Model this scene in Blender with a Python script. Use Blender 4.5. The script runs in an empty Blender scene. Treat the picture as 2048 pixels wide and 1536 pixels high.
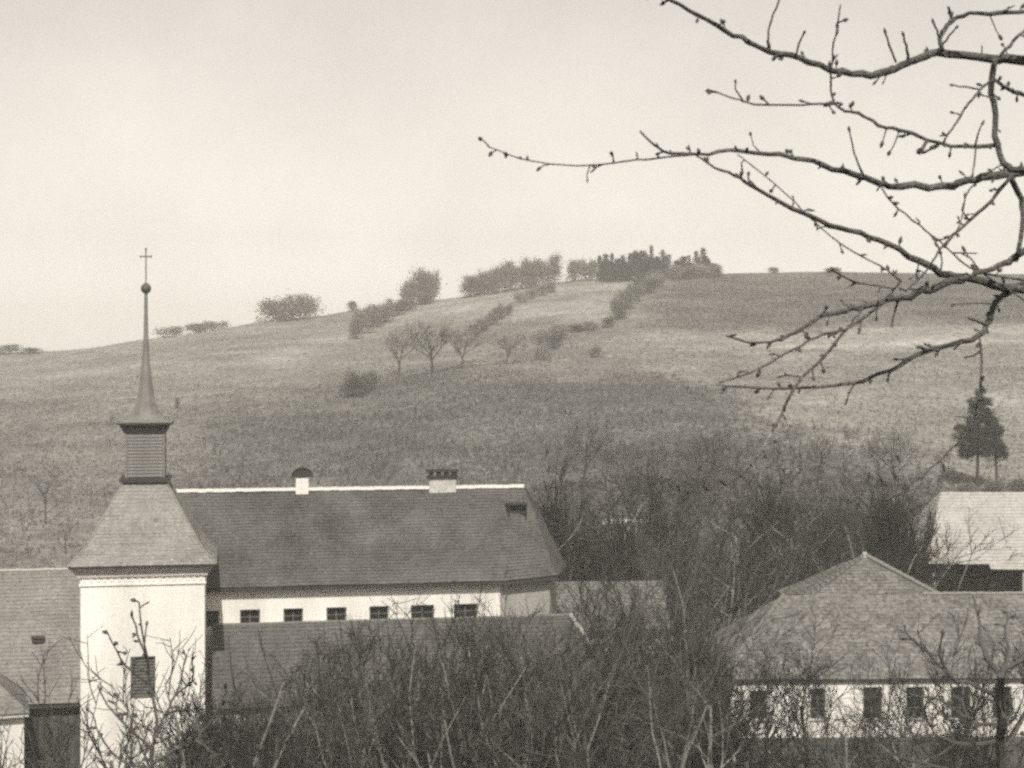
import bpy, math, random
import numpy as np
from mathutils import Vector

R = math.radians
SC = bpy.context.scene
COL = SC.collection

# ------------------------------------------------------------------ camera
F = 3248.0            # focal length in pixels of the 2048-wide photograph
CX, HY = 1024.0, 715.0
CZ = 20.0
cam = bpy.data.cameras.new('camera')
camo = bpy.data.objects.new('camera', cam)
COL.objects.link(camo)
camo.location = (0, 0, CZ)
camo.rotation_euler = (R(90), 0, 0)
cam.sensor_width = 36.0
cam.lens = 36.0 * F / 2048.0
cam.shift_y = -(768.0 - HY) / 2048.0
cam.clip_start = 0.1
cam.clip_end = 5000
cam.dof.use_dof = True
cam.dof.focus_distance = 85.0
cam.dof.aperture_fstop = 13.0
SC.camera = camo

# ------------------------------------------------------------------ sky, sun, exposure
SUN_EL, SUN_AZ = 47.0, 174.5      # azimuth clockwise from +Y (behind the camera)
w = bpy.data.worlds.new('World')
SC.world = w
w.use_nodes = True
nt = w.node_tree
nt.nodes.clear()
sky = nt.nodes.new('ShaderNodeTexSky')
sky.sky_type = 'NISHITA'
sky.sun_disc = False
sky.sun_elevation = R(SUN_EL)
sky.sun_rotation = R(SUN_AZ)
sky.air_density = 1.0
sky.dust_density = 0.4
sky.ozone_density = 1.0
hs = nt.nodes.new('ShaderNodeHueSaturation')
hs.inputs['Saturation'].default_value = 0.0     # black-and-white film
tn = nt.nodes.new('ShaderNodeMix')
tn.data_type = 'RGBA'
tn.blend_type = 'MULTIPLY'
tn.inputs[0].default_value = 1.0
tn.inputs[7].default_value = (1.0, 0.947, 0.86, 1)   # warm paper tone
bg = nt.nodes.new('ShaderNodeBackground')
bg.inputs['Strength'].default_value = 0.105
out = nt.nodes.new('ShaderNodeOutputWorld')
nt.links.new(sky.outputs[0], hs.inputs['Color'])
wtc = nt.nodes.new('ShaderNodeTexCoord')
wnz = nt.nodes.new('ShaderNodeTexNoise')
wnz.inputs['Scale'].default_value = 7.0
wnz.inputs['Detail'].default_value = 8.0
wnz.inputs['Roughness'].default_value = 0.62
wmr = nt.nodes.new('ShaderNodeMapRange')
wmr.inputs[1].default_value = 0.3
wmr.inputs[2].default_value = 0.7
wmr.inputs[3].default_value = 0.93
wmr.inputs[4].default_value = 1.07
wml = nt.nodes.new('ShaderNodeVectorMath')
wml.operation = 'SCALE'
nt.links.new(wtc.outputs['Generated'], wnz.inputs['Vector'])
nt.links.new(wnz.outputs[0], wmr.inputs[0])
nt.links.new(hs.outputs[0], wml.inputs[0])
nt.links.new(wmr.outputs[0], wml.inputs['Scale'])
nt.links.new(wml.outputs[0], tn.inputs[6])       # thin uneven high cloud
nt.links.new(tn.outputs[2], bg.inputs['Color'])
nt.links.new(bg.outputs[0], out.inputs['Surface'])

sl = bpy.data.lights.new('sun', 'SUN')
sl.energy = 3.9
sl.angle = R(0.6)
sl.color = (1.0, 0.965, 0.89)
so = bpy.data.objects.new('sun', sl)
COL.objects.link(so)
so.rotation_euler = (R(90 - SUN_EL), 0, R(180 - SUN_AZ))
so.location = (0, -50, 80)

SC.view_settings.view_transform = 'Standard'
SC.view_settings.look = 'None'
SC.view_settings.gamma = 1.0
SC.view_settings.exposure = 0.20
SC.view_settings.use_curve_mapping = False
SC.cycles.use_denoising = False
SC.cycles.max_bounces = 6
SC.cycles.diffuse_bounces = 3
SC.cycles.volume_bounces = 1
SC.cycles.filter_width = 2.7
SC.cycles.use_adaptive_sampling = True      # keep some grain, as on fast film
SC.cycles.adaptive_threshold = 0.5
SC.cycles.adaptive_min_samples = 24

# ------------------------------------------------------------------ materials
TINT = (1.0, 0.957, 0.89)


def grey(v):
    return (v * TINT[0], v * TINT[1], v * TINT[2], 1.0)


def mat(name, v, amp=0.25, scale=3.0, fine=0.0, fscale=40.0, bump=0.0, bscale=30.0, rough=0.9,
        attr=None, streak=False, spec=0.2):
    """grey surface, base value v, with coarse and fine procedural variation"""
    m = bpy.data.materials.new(name)
    m.use_nodes = True
    n, l = m.node_tree.nodes, m.node_tree.links
    b = n['Principled BSDF']
    b.inputs['Roughness'].default_value = rough
    b.inputs['Specular IOR Level'].default_value = spec
    tc = n.new('ShaderNodeTexCoord')
    src = tc.outputs['Object']
    if streak:
        mp = n.new('ShaderNodeMapping')
        mp.inputs['Scale'].default_value = (1, 1, 0.18)
        l.new(src, mp.inputs[0])
        src_c = mp.outputs[0]
    else:
        src_c = src
    nz = n.new('ShaderNodeTexNoise')
    nz.inputs['Scale'].default_value = scale
    nz.inputs['Detail'].default_value = 5
    nz.inputs['Roughness'].default_value = 0.6
    l.new(src_c, nz.inputs['Vector'])
    mr = n.new('ShaderNodeMapRange')
    mr.inputs[1].default_value = 0.25
    mr.inputs[2].default_value = 0.75
    mr.inputs[3].default_value = 1 - amp
    mr.inputs[4].default_value = 1 + amp
    l.new(nz.outputs[0], mr.inputs[0])
    val = mr.outputs[0]

    def mul(a, b_):
        k = n.new('ShaderNodeMath')
        k.operation = 'MULTIPLY'
        l.new(a, k.inputs[0])
        if isinstance(b_, float):
            k.inputs[1].default_value = b_
        else:
            l.new(b_, k.inputs[1])
        return k.outputs[0]
    if fine > 0:
        n2 = n.new('ShaderNodeTexNoise')
        n2.inputs['Scale'].default_value = fscale
        n2.inputs['Detail'].default_value = 2
        l.new(src, n2.inputs['Vector'])
        m2 = n.new('ShaderNodeMapRange')
        m2.inputs[1].default_value = 0.3
        m2.inputs[2].default_value = 0.7
        m2.inputs[3].default_value = 1 - fine
        m2.inputs[4].default_value = 1 + fine
        l.new(n2.outputs[0], m2.inputs[0])
        val = mul(val, m2.outputs[0])
    if attr:
        at = n.new('ShaderNodeAttribute')
        at.attribute_name = attr
        val = mul(val, at.outputs['Fac'])
        if attr != 'alb':
            val = mul(val, v)
    else:
        val = mul(val, v)
    cc = n.new('ShaderNodeCombineColor')
    for i in range(3):
        l.new(mul(val, TINT[i]), cc.inputs[i])
    l.new(cc.outputs[0], b.inputs['Base Color'])
    if bump > 0:
        n3 = n.new('ShaderNodeTexNoise')
        n3.inputs['Scale'].default_value = bscale
        n3.inputs['Detail'].default_value = 4
        l.new(src, n3.inputs['Vector'])
        bp = n.new('ShaderNodeBump')
        bp.inputs['Strength'].default_value = bump
        bp.inputs['Distance'].default_value = 0.05
        l.new(n3.outputs[0], bp.inputs['Height'])
        l.new(bp.outputs[0], b.inputs['Normal'])
    return m


M = {}
M['ground'] = mat('ground_cover', 1.0, 0.34, 0.10, 0.38, 1.1, attr='alb')
M['grass'] = mat('dry_grass', 1.0, 0.35, 0.4, 0.3, 2.0, attr='alb')
M['wall'] = mat('whitewash', 0.78, 0.24, 0.55, 0.08, 9.0, 0.25, 14, streak=True)
M['wall_grey'] = mat('weathered_shaded_render', 0.36, 0.22, 0.7, 0.12, 8.0, 0.3, 12, streak=True)  # grey render, value lowered so the apse looks shaded
M['plinth'] = mat('plinth_stone', 0.12, 0.3, 1.2, 0.2, 8.0, 0.4, 8)
M['tile_nave'] = mat('dark_clay_tile', 0.10, 0.45, 0.42, 0.28, 9.0, 0.3, 20, attr='var')
M['tile_tower'] = mat('pale_shingle', 0.25, 0.22, 0.7, 0.2, 9.0, 0.2, 20, attr='var')
M['tile_mid'] = mat('grey_tile', 0.155, 0.40, 0.8, 0.42, 5.0, 0.3, 20, attr='var')
M['tile_left'] = mat('pale_grey_tile', 0.215, 0.26, 0.4, 0.22, 8.0, 0.3, 20, attr='var')
M['tile_barn'] = mat('bleached_tile', 0.40, 0.15, 0.5, 0.12, 7.0, 0.2, 20, attr='var')
M['ridge'] = mat('limed_ridge_tile', 0.62, 0.2, 2.0, 0.15, 8.0)
M['trim'] = mat('dark_timber', 0.055, 0.3, 2.0, 0.2, 12.0)
M['soffit'] = mat('soffit_boards', 0.5, 0.2, 2.0, 0.1, 10.0)
M['boards'] = mat('weathered_boards', 0.075, 0.35, 1.2, 0.25, 10.0, attr='var', streak=True)
M['glass'] = mat('dark_glass', 0.02, 0.3, 2.0, rough=0.12, spec=0.5)
M['frame'] = mat('window_frame', 0.16, 0.25, 3.0)
M['shutter'] = mat('louvre_board', 0.115, 0.25, 3.0)
M['lantern'] = mat('lantern_board', 0.19, 0.2, 2.0, 0.1, 12)
M['metal'] = mat('spire_sheet', 0.19, 0.25, 1.5, 0.1, 10, rough=0.6)
M['iron'] = mat('iron', 0.10, 0.2, 3.0, rough=0.6)
M['soot_and_shade'] = mat('sooty_brick_and_shade', 0.045, 0.3, 4.0)  # chimney soot; on the barn wall its darkness stands for shade
M['bark'] = mat('bark', 0.05, 0.35, 4.0, 0.25, 18.0, 0.5, 14)
M['bark_pale'] = mat('pale_bark', 0.22, 0.35, 3.0, 0.25, 18.0, 0.5, 14)
M['twig'] = mat('twig', 0.036, 0.35, 1.0)
M['twig_pale'] = mat('pale_twig', 0.09, 0.35, 1.0)
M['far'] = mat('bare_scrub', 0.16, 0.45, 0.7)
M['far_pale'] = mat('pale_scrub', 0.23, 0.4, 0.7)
M['needle'] = mat('needles', 0.04, 0.4, 0.9)
M['dark_needle'] = mat('dark_needles', 0.022, 0.4, 0.9)
M['near_bark'] = mat('fruit_bark', 0.11, 0.45, 16.0, 0.35, 90.0, 0.6, 80)
M['near_lit'] = mat('lit_fruit_bark', 0.24, 0.4, 16.0, 0.3, 90.0, 0.5, 80)  # lighter copy of the fruit bark, sunlight painted into the colour
M['bud'] = mat('bud', 0.085, 0.3, 60.0)
M['garden'] = mat('limewashed_garden_wall', 0.5, 0.25, 1.0, 0.2, 5.0, 0.4, 8)


# ------------------------------------------------------------------ mesh helpers
class MB:
    def __init__(self):
        self.v, self.f, self.a = [], [], []

    def face(self, pts, a=1.0):
        i = len(self.v)
        self.v.extend([tuple(p) for p in pts])
        self.f.append(tuple(range(i, i + len(pts))))
        self.a.append(a)

    def box(self, x0, x1, y0, y1, z0, z1, a=1.0):
        i = len(self.v)
        self.v += [(x0, y0, z0), (x1, y0, z0), (x1, y1, z0), (x0, y1, z0),
                   (x0, y0, z1), (x1, y0, z1), (x1, y1, z1), (x0, y1, z1)]
        for q in ((0, 3, 2, 1), (4, 5, 6, 7), (0, 1, 5, 4), (1, 2, 6, 5), (2, 3, 7, 6), (3, 0, 4, 7)):
            self.f.append(tuple(i + k for k in q))
            self.a.append(a)
        return self

    def frustum(self, h0, z0, h1, z1, n=4, rot=None, cap=True):
        """regular n-gon frustum about the z axis; for n=4 h is the half width"""
        i = len(self.v)
        rot = math.pi / n if rot is None else rot
        k = 1 / math.cos(math.pi / n)
        for h, z in ((h0, z0), (h1, z1)):
            for j in range(n):
                t = rot + 2 * math.pi * j / n
                self.v.append((h * k * math.cos(t), h * k * math.sin(t), z))
        for j in range(n):
            self.f.append((i + j, i + (j + 1) % n, i + n + (j + 1) % n, i + n + j))
            self.a.append(1.0)
        if cap:
            self.f.append(tuple(i + j for j in reversed(range(n))))
            self.f.append(tuple(i + n + j for j in range(n)))
            self.a += [1.0, 1.0]
        return self

    def tube(self, pts, rad, n=4, cap=True):
        pts = [Vector(p) for p in pts]
        i0 = len(self.v)
        t = (pts[1] - pts[0]).normalized()
        ref = Vector((0, 0, 1)) if abs(t.z) < 0.9 else Vector((1, 0, 0))
        a = t.cross(ref).normalized()
        m = len(pts)
        for k, p in enumerate(pts):
            if 0 < k < m - 1:
                t = (pts[k + 1] - pts[k - 1]).normalized()
            elif k == m - 1:
                t = (pts[k] - pts[k - 1]).normalized()
            a = (a - t * a.dot(t))
            a = a.normalized() if a.length > 1e-6 else t.orthogonal().normalized()
            b = t.cross(a)
            for j in range(n):
                q = 2 * math.pi * j / n
                c = p + (a * math.cos(q) + b * math.sin(q)) * rad[k]
                self.v.append((c.x, c.y, c.z))
        for k in range(m - 1):
            for j in range(n):
                self.f.append((i0 + k * n + j, i0 + k * n + (j + 1) % n,
                               i0 + (k + 1) * n + (j + 1) % n, i0 + (k + 1) * n + j))
                self.a.append(1.0)
        if cap:
            self.f.append(tuple(i0 + j for j in reversed(range(n))))
            self.f.append(tuple(i0 + (m - 1) * n + j for j in range(n)))
            self.a += [1.0, 1.0]
        return self

    def blob(self, c, d, r, ln):
        """small spindle along direction d"""
        d = Vector(d).normalized()
        c = Vector(c)
        self.tube([c - d * ln * .5, c - d * ln * .2, c + d * ln * .15, c + d * ln * .5],
                  [r * .45, r, r * .9, r * .2], 5)

    def courses(self, A, B, C, D, n, seg, rng, lift=0.03, under=0.05):
        """tiled slope: A,B lower edge, D,C upper edge; each course a row of slightly uneven tiles"""
        A, B, C, D = map(Vector, (A, B, C, D))
        nr = (B - A).cross(D - A) if (D - A).length > 1e-6 else (B - A).cross(C - B)
        nr.normalize()
        ph = [rng.uniform(0, 6.28) for _ in range(6)]
        wl, hl_ = (B - A).length, (D - A).length

        def sag(s_, t_):
            x_, y_ = s_ * wl, t_ * hl_
            return .028 * math.sin(x_ * .9 + ph[0]) * math.sin(y_ * 1.1 + ph[1]) + .022 * math.sin(x_ * 2.1 + y_ * .7 + ph[2]) * math.sin(t_ * 3.14)
        for i in range(n):
            t0, t1 = i / n, (i + 1) / n
            l0, r0 = A.lerp(D, t0), B.lerp(C, t0)
            l1, r1 = A.lerp(D, t1), B.lerp(C, t1)
            k = max(1, int((r0 - l0).length / seg))
            wob = rng.uniform(-.006, .006)
            for j in range(k):
                s0, s1 = j / k, (j + 1) / k
                h = lift + rng.uniform(-.010, .010) + wob
                a = rng.gauss(1.0, .055)
                if rng.random() < .012:
                    a *= rng.choice((.75, 1.25))
                p0, p1 = l0.lerp(r0, s0), l0.lerp(r0, s1)
                q0, q1 = l1.lerp(r1, s0), l1.lerp(r1, s1)
                ga, gb_, gc, gd = sag(s0, t0), sag(s1, t0), sag(s1, t1), sag(s0, t1)
                self.face((p0 + nr * (h + ga), p1 + nr * (h + gb_), q1 + nr * (.002 + gc), q0 + nr * (.002 + gd)), a)
                self.face((p0 + nr * (ga - .004), p1 + nr * (gb_ - .004), p1 + nr * (h + gb_), p0 + nr * (h + ga)), a)
        # underside sheet
        u = nr * under
        self.face((A - u, D - u, C - u, B - u) if (D - C).length > 1e-4 else (A - u, D - u, B - u))
        self.face((A - u, B - u, B, A))
        return self

    def build(self, name, m, parent=None, smooth=False, var=False):
        me = bpy.data.meshes.new(name)
        me.from_pydata(self.v, [], self.f)
        if var:
            at = me.attributes.new('var', 'FLOAT', 'FACE')
            at.data.foreach_set('value', self.a)
        if smooth:
            me.polygons.foreach_set('use_smooth', [True] * len(me.polygons))
        me.materials.append(M[m])
        o = bpy.data.objects.new(name, me)
        COL.objects.link(o)
        o.parent = parent
        return o


def tag(o, label, cat=None, group=None, kind=None):
    if label:
        o['label'] = label
    if cat:
        o['category'] = cat
    if group:
        o['group'] = group
    if kind:
        o['kind'] = kind
    return o


def thing(name, label, cat, loc=(0, 0, 0), rz=0.0, group=None, scale=None):
    o = bpy.data.objects.new(name, None)
    COL.objects.link(o)
    o.empty_display_size = 0.2
    o.location = loc
    o.rotation_euler = (0, 0, rz)
    if scale:
        o.scale = scale
    return tag(o, label, cat, group)


def dup(protos, name, label, cat, loc, rz, scale, group=None):
    """a thing from prototype parts [(part name, mesh)], mesh data shared"""
    t = thing(name, label, cat, loc, rz, group, scale)
    for pn, me in protos:
        o = bpy.data.objects.new(pn, me)
        COL.objects.link(o)
        o.parent = t
        if pn == 'twigs':
            o['kind'] = 'stuff'
    return t


def P(px, py, Y):
    return Vector(((px - CX) / F * Y, Y, CZ - (py - HY) / F * Y))


# ------------------------------------------------------------------ terrain
CREST_Y = 420.0
crest_px = [-2000, -600, 0, 130, 200, 285, 380, 520, 640, 700, 810, 925, 1150, 1440, 1650, 2048, 2600, 4000]
crest_row = [712, 710, 707, 701, 694, 678, 668, 644, 632, 622, 610, 592, 560, 548, 543, 548, 560, 600]
crest_x = [(p - CX) / F * CREST_Y for p in crest_px]
crest_z = [CZ - (r - HY) / F * CREST_Y for r in crest_row]


def noise2(x, y, s, seed=0):
    """cheap smooth value noise, numpy"""
    x, y = np.asarray(x, float) / s + 57.3 * seed, np.asarray(y, float) / s + 13.7 * seed
    xi, yi = np.floor(x), np.floor(y)
    fx, fy = x - xi, y - yi
    fx, fy = fx * fx * (3 - 2 * fx), fy * fy * (3 - 2 * fy)

    def h(a, b):
        q = np.sin(a * 127.1 + b * 311.7 + seed * 17.17) * 43758.5453
        return q - np.floor(q)
    return (h(xi, yi) * (1 - fx) + h(xi + 1, yi) * fx) * (1 - fy) + (h(xi, yi + 1) * (1 - fx) + h(xi + 1, yi + 1) * fx) * fy


def gz(x, y):
    x, y = np.asarray(x, float), np.asarray(y, float)
    val = -0.4 - 2.2 * np.clip((-8 - x) / 14, 0, 1)
    near = np.where(y < 0, 18.3, 18.3 - 0.325 * y)
    z = np.maximum(val, near)
    cz = np.interp(x, crest_x, crest_z)
    t = np.clip((y - 100) / (CREST_Y - 100), 0, 1)
    prof = t * (1.05 - 0.05 * t) * np.clip(t / .06, 0, 1) ** .5
    prof = np.where(t >= 1, 1.0, prof)
    hill = val + (cz - val) * prof
    und = (noise2(x, y, 38, 1) - .5) * 2.6 + (noise2(x, y, 11, 2) - .5) * .7 + (noise2(x, y, 4, 3) - .5) * .22
    hill = hill + und * np.clip(t * 4, 0, 1) * np.clip((1.02 - t) * 8, 0.12, 1)
    d = np.clip((y - CREST_Y) / 330, 0, 1)
    hill = np.where(y > CREST_Y, hill + (-4 - hill) * (d * d * (3 - 2 * d)), hill)
    z = np.where(y > 100, np.maximum(hill, near), z)
    z = z + (noise2(x, y, 3, 5) - .5) * .12
    return z


def g1(x, y):
    return float(gz(np.array([x]), np.array([y]))[0])


def hit(px, py, y0=100.0, y1=430.0):
    """where the line of sight through a picture point meets the hillside"""
    ys = np.arange(y0, y1, .25)
    xs = (px - CX) / F * ys
    zs = CZ - (py - HY) / F * ys
    k = np.nonzero(gz(xs, ys) >= zs)[0]
    y = ys[k[0]] if len(k) else CREST_Y - 2
    x = (px - CX) / F * y
    return Vector((x, y, g1(x, y)))


def in_poly(px, py, poly):
    c = np.zeros(px.shape, bool)
    n = len(poly)
    for i in range(n):
        x0, y0 = poly[i]
        x1, y1 = poly[(i + 1) % n]
        cond = (y0 > py) != (y1 > py)
        xx = (x1 - x0) * (py - y0) / (y1 - y0 + 1e-9) + x0
        c ^= cond & (px < xx)
    return c


# field parcels on the slope, outlined as they lie (ground albedo)
PARCELS = [
    ([(-400, 1300), (-400, 860), (150, 850), (390, 812), (560, 792), (700, 775), (790, 757), (1000, 747), (1350, 752),
      (1490, 775), (1560, 860), (1640, 960), (2500, 1000), (2500, 1300)], .150),
    ([(-400, 1300), (-400, 790), (200, 800), (385, 815), (385, 1300)], .215),
    ([(1260, 640), (1330, 560), (1440, 540), (2600, 530), (2600, 625), (2048, 640), (1850, 652), (1600, 668), (1400, 660)], .155),
    ([(900, 640), (940, 590), (1160, 556), (1270, 556), (1235, 640), (1060, 660)], .30),
    ([(600, 720), (900, 640), (1250, 650), (1500, 680), (1500, 745), (1000, 745), (790, 757), (680, 780)], .225),
    ([(1250, 655), (1500, 668), (1850, 655), (2600, 640), (2600, 700), (1500, 705), (1260, 690)], .30),
    ([(1500, 705), (2600, 700), (2600, 960), (1640, 950), (1560, 860), (1490, 775)], .265),
    ([(-400, 700), (250, 690), (430, 700), (420, 800), (180, 800), (-400, 780)], .275),
    ([(1000, 900), (1400, 880), (1850, 960), (1850, 1300), (1000, 1300)], .10),
]


def albedo(x, y, z):
    j = (noise2(x, y, 9, 7) - .5)
    k = (noise2(x, y, 3, 8) - .5)
    jr = np.random.default_rng(9)
    tot = np.zeros(x.shape)
    for _ in range(6):
        px = CX + (x + j * 6 + k * 2.0 + jr.normal(0, 3.0, x.shape)) / y * F
        py = HY - (z - CZ + j * 1.5 + k * .5 + jr.normal(0, .7, x.shape)) / y * F
        a = np.full(x.shape, .27)
        for poly, v in PARCELS:
            a = np.where(in_poly(px, py, poly), v, a)
        tot += a / 6
    a = tot * 0.86
    a = a * (0.86 + .28 * noise2(x, y, 22, 9))
    # terrace-like strips along the contour
    a = a * (0.88 + .24 * noise2(x * .12, z * 2.3 + 40, 1.6, 11))
    a = a * (0.94 + .12 * noise2(x * .10, y * .9, 1.2, 12))
    tr = np.abs(y - (262 + .10 * x + 7 * np.sin(x / 31.0)))
    a = np.where((tr < .8) & (x > -60), a * 1.22, a)        # trodden cart track along the slope
    tr = np.abs(y - (335 - .22 * x + 5 * np.sin(x / 23.0)))
    a = np.where((tr < .9) & (x < 10), a * 1.18, a)
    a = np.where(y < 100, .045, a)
    return a


def axis(lo, hi, f0, f1, fine):
    a = [f0]
    st = fine
    while a[-1] > lo:
        st *= 1.25
        a.append(a[-1] - st)
    a = a[::-1]
    while a[-1] < f1:
        a.append(a[-1] + fine)
    st = fine
    while a[-1] < hi:
        st *= 1.25
        a.append(a[-1] + st)
    return np.array(a)


ax = axis(-800, 800, -150, 150, 1.1)
ay = axis(-250, 1100, 96, 426, 1.1)
GX, GY = np.meshgrid(ax, ay)
GZ = gz(GX, GY)
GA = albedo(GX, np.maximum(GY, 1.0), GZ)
nx, ny = len(ax), len(ay)
me = bpy.data.meshes.new('ground')
vv = np.stack([GX, GY, GZ], -1).reshape(-1, 3)
idx = np.arange(nx * ny).reshape(ny, nx)
ff = np.stack([idx[:-1, :-1], idx[:-1, 1:], idx[1:, 1:], idx[1:, :-1]], -1).reshape(-1, 4)
me.from_pydata(vv.tolist(), [], ff.tolist())
at = me.attributes.new('alb', 'FLOAT', 'POINT')
at.data.foreach_set('value', GA.reshape(-1))
me.polygons.foreach_set('use_smooth', [True] * len(me.polygons))
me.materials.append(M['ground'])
ground = bpy.data.objects.new('ground', me)
COL.objects.link(ground)
ground['kind'] = 'structure'
GROUND_MIN = float(GZ.min())

# uncountable dry grass and low scrub on the slope: one object
nrng = np.random.default_rng(5)


def scatter_grass(name, n, y0, y1, hmin, hmax, wid, label, limit=None, clump=0.0):
    yy = y0 + (y1 - y0) * nrng.random(n) ** .8
    xx = (nrng.random(n) - .5) * 0.72 * yy
    zz = gz(xx, yy)
    aa = albedo(xx, yy, zz)
    dens = np.clip((.30 - aa) / .16, .2, 1)
    if limit:
        dens = np.where(aa < limit, 1.0, .03) * np.clip((noise2(xx, yy, 7, 15) - clump) * 5, 0, 1)
    keep = nrng.random(n) < dens
    xx, yy, zz, aa = xx[keep], yy[keep], zz[keep], aa[keep]
    n = len(xx)
    V, Fc, A = [], [], []
    hh = hmin + (hmax - hmin) * nrng.random(n) ** 2
    for k in range(3):
        th = nrng.random(n) * math.pi
        ww = wid * (0.5 + nrng.random(n))
        c, s = np.cos(th) * ww, np.sin(th) * ww
        ln = (nrng.random((n, 2)) - .5) * .5 * hh[:, None]
        V.append(np.stack([np.stack([xx - c, yy - s, zz - .05], -1), np.stack([xx + c, yy + s, zz - .05], -1),
                           np.stack([xx + ln[:, 0], yy + ln[:, 1], zz + hh * (0.6 + .4 * nrng.random(n))], -1)], 1))
        A.append(np.repeat((aa * (0.62 + .5 * nrng.random(n)))[:, None], 3, 1))
    V = np.concatenate(V).reshape(-1, 3)
    A = np.concatenate(A).reshape(-1)
    m_ = bpy.data.meshes.new(name)
    m_.vertices.add(len(V))
    m_.vertices.foreach_set('co', V.reshape(-1))
    m_.loops.add(len(V))
    m_.loops.foreach_set('vertex_index', np.arange(len(V)))
    m_.polygons.add(len(V) // 3)
    m_.polygons.foreach_set('loop_start', np.arange(0, len(V), 3))
    m_.update(calc_edges=True)
    q = m_.attributes.new('alb', 'FLOAT', 'POINT')
    q.data.foreach_set('value', A)
    m_.materials.append(M['grass'])
    o = bpy.data.objects.new(name, m_)
    COL.objects.link(o)
    tag(o, label, 'grass', kind='stuff')


scatter_grass('dry_grass', 170000, 112, 415, .12, .5, .12, 'dry winter grass and low weeds covering the hillside')

scatter_grass('low_scrub', 60000, 118, 416, .2, .8, .22, 'low rough scrub and brambles in patches on the hillside', .165, .42)

# ------------------------------------------------------------------ plants: prototypes
def bent(rng, p, d, ln, n, wob, lift=0.0):
    pts = [Vector(p)]
    d = Vector(d).normalized()
    for _ in range(n):
        d = (d + Vector((rng.gauss(0, wob), rng.gauss(0, wob), rng.gauss(0, wob) + lift))).normalized()
        pts.append(pts[-1] + d * (ln / n))
    return pts


def side_dir(rng, d, ang):
    d = Vector(d).normalized()
    o = d.orthogonal().normalized()
    q = rng.uniform(0, 2 * math.pi)
    s = o * math.cos(q) + d.cross(o) * math.sin(q)
    return (d * math.cos(ang) + s * math.sin(ang)).normalized()


def taper(r0, r1, n):
    return [r0 + (r1 - r0) * i / (n - 1) for i in range(n)]


def bare_tree(seed, H=9.0, limbs=8, dens=1.0, fork=.3, spread=.75, r=.13, twig_r=.011):
    rng = random.Random(seed)
    T, C = MB(), MB()
    tr = bent(rng, (0, 0, -.3), (rng.gauss(0, .06), rng.gauss(0, .06), 1), H * .62 + .3, 6, .07, .02)
    T.tube(tr, taper(r, r * .38, 7), 7)

    def twigs(pts, ln, cnt, rr):
        for _ in range(cnt):
            k = rng.uniform(.15, 1.0) * (len(pts) - 1)
            i = min(int(k), len(pts) - 2)
            p = pts[i].lerp(pts[i + 1], k - i)
            d = side_dir(rng, pts[i + 1] - pts[i], rng.uniform(.3, 1.0))
            d.z += .25
            C.tube(bent(rng, p, d, ln * rng.uniform(.5, 1.3), 3, .16, .05), taper(rr, rr * .45, 4), 3, False)
    for q in range(limbs):
        k = (fork + (1 - fork) * (q + rng.random() * .8) / limbs) * 6
        i = min(int(k), 5)
        p = tr[i].lerp(tr[i + 1], k - i)
        az = q * 2.4 + rng.uniform(-.5, .5)
        up = rng.uniform(.45, 1.1)
        d = Vector((math.cos(az) * spread, math.sin(az) * spread, up))
        ln = H * rng.uniform(.34, .5) * (1.1 - .45 * q / limbs)
        rl = r * .5 * (1 - .5 * q / limbs)
        lp = bent(rng, p, d, ln, 5, .14, .06)
        T.tube(lp, taper(rl, rl * .3, 6), 5)
        nb = int(7 * dens)
        for b in range(nb):
            kb = (.25 + .75 * (b + rng.random()) / nb) * 5
            ib = min(int(kb), 4)
            pb = lp[ib].lerp(lp[ib + 1], kb - ib)
            db = side_dir(rng, lp[ib + 1] - lp[ib], rng.uniform(.4, .95))
            db.z += .2
            bp = bent(rng, pb, db, ln * rng.uniform(.35, .6), 4, .15, .05)
            C.tube(bp, taper(rl * .32, twig_r, 5), 3, False)
            for c in range(int(4 * dens)):
                kc = rng.uniform(.2, .95) * 4
                ic = min(int(kc), 3)
                pc = bp[ic].lerp(bp[ic + 1], kc - ic)
                dc = side_dir(rng, bp[ic + 1] - bp[ic], rng.uniform(.4, 1.0))
                dc.z += .2
                cp = bent(rng, pc, dc, ln * rng.uniform(.2, .36), 3, .18, .05)
                C.tube(cp, taper(twig_r * 1.2, twig_r * .7, 4), 3, False)
                twigs(cp, ln * .14, 3, twig_r * .75)
            twigs(bp, ln * .2, 3, twig_r * .85)
        twigs(lp, ln * .22, 5, twig_r)
    return T, C


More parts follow.
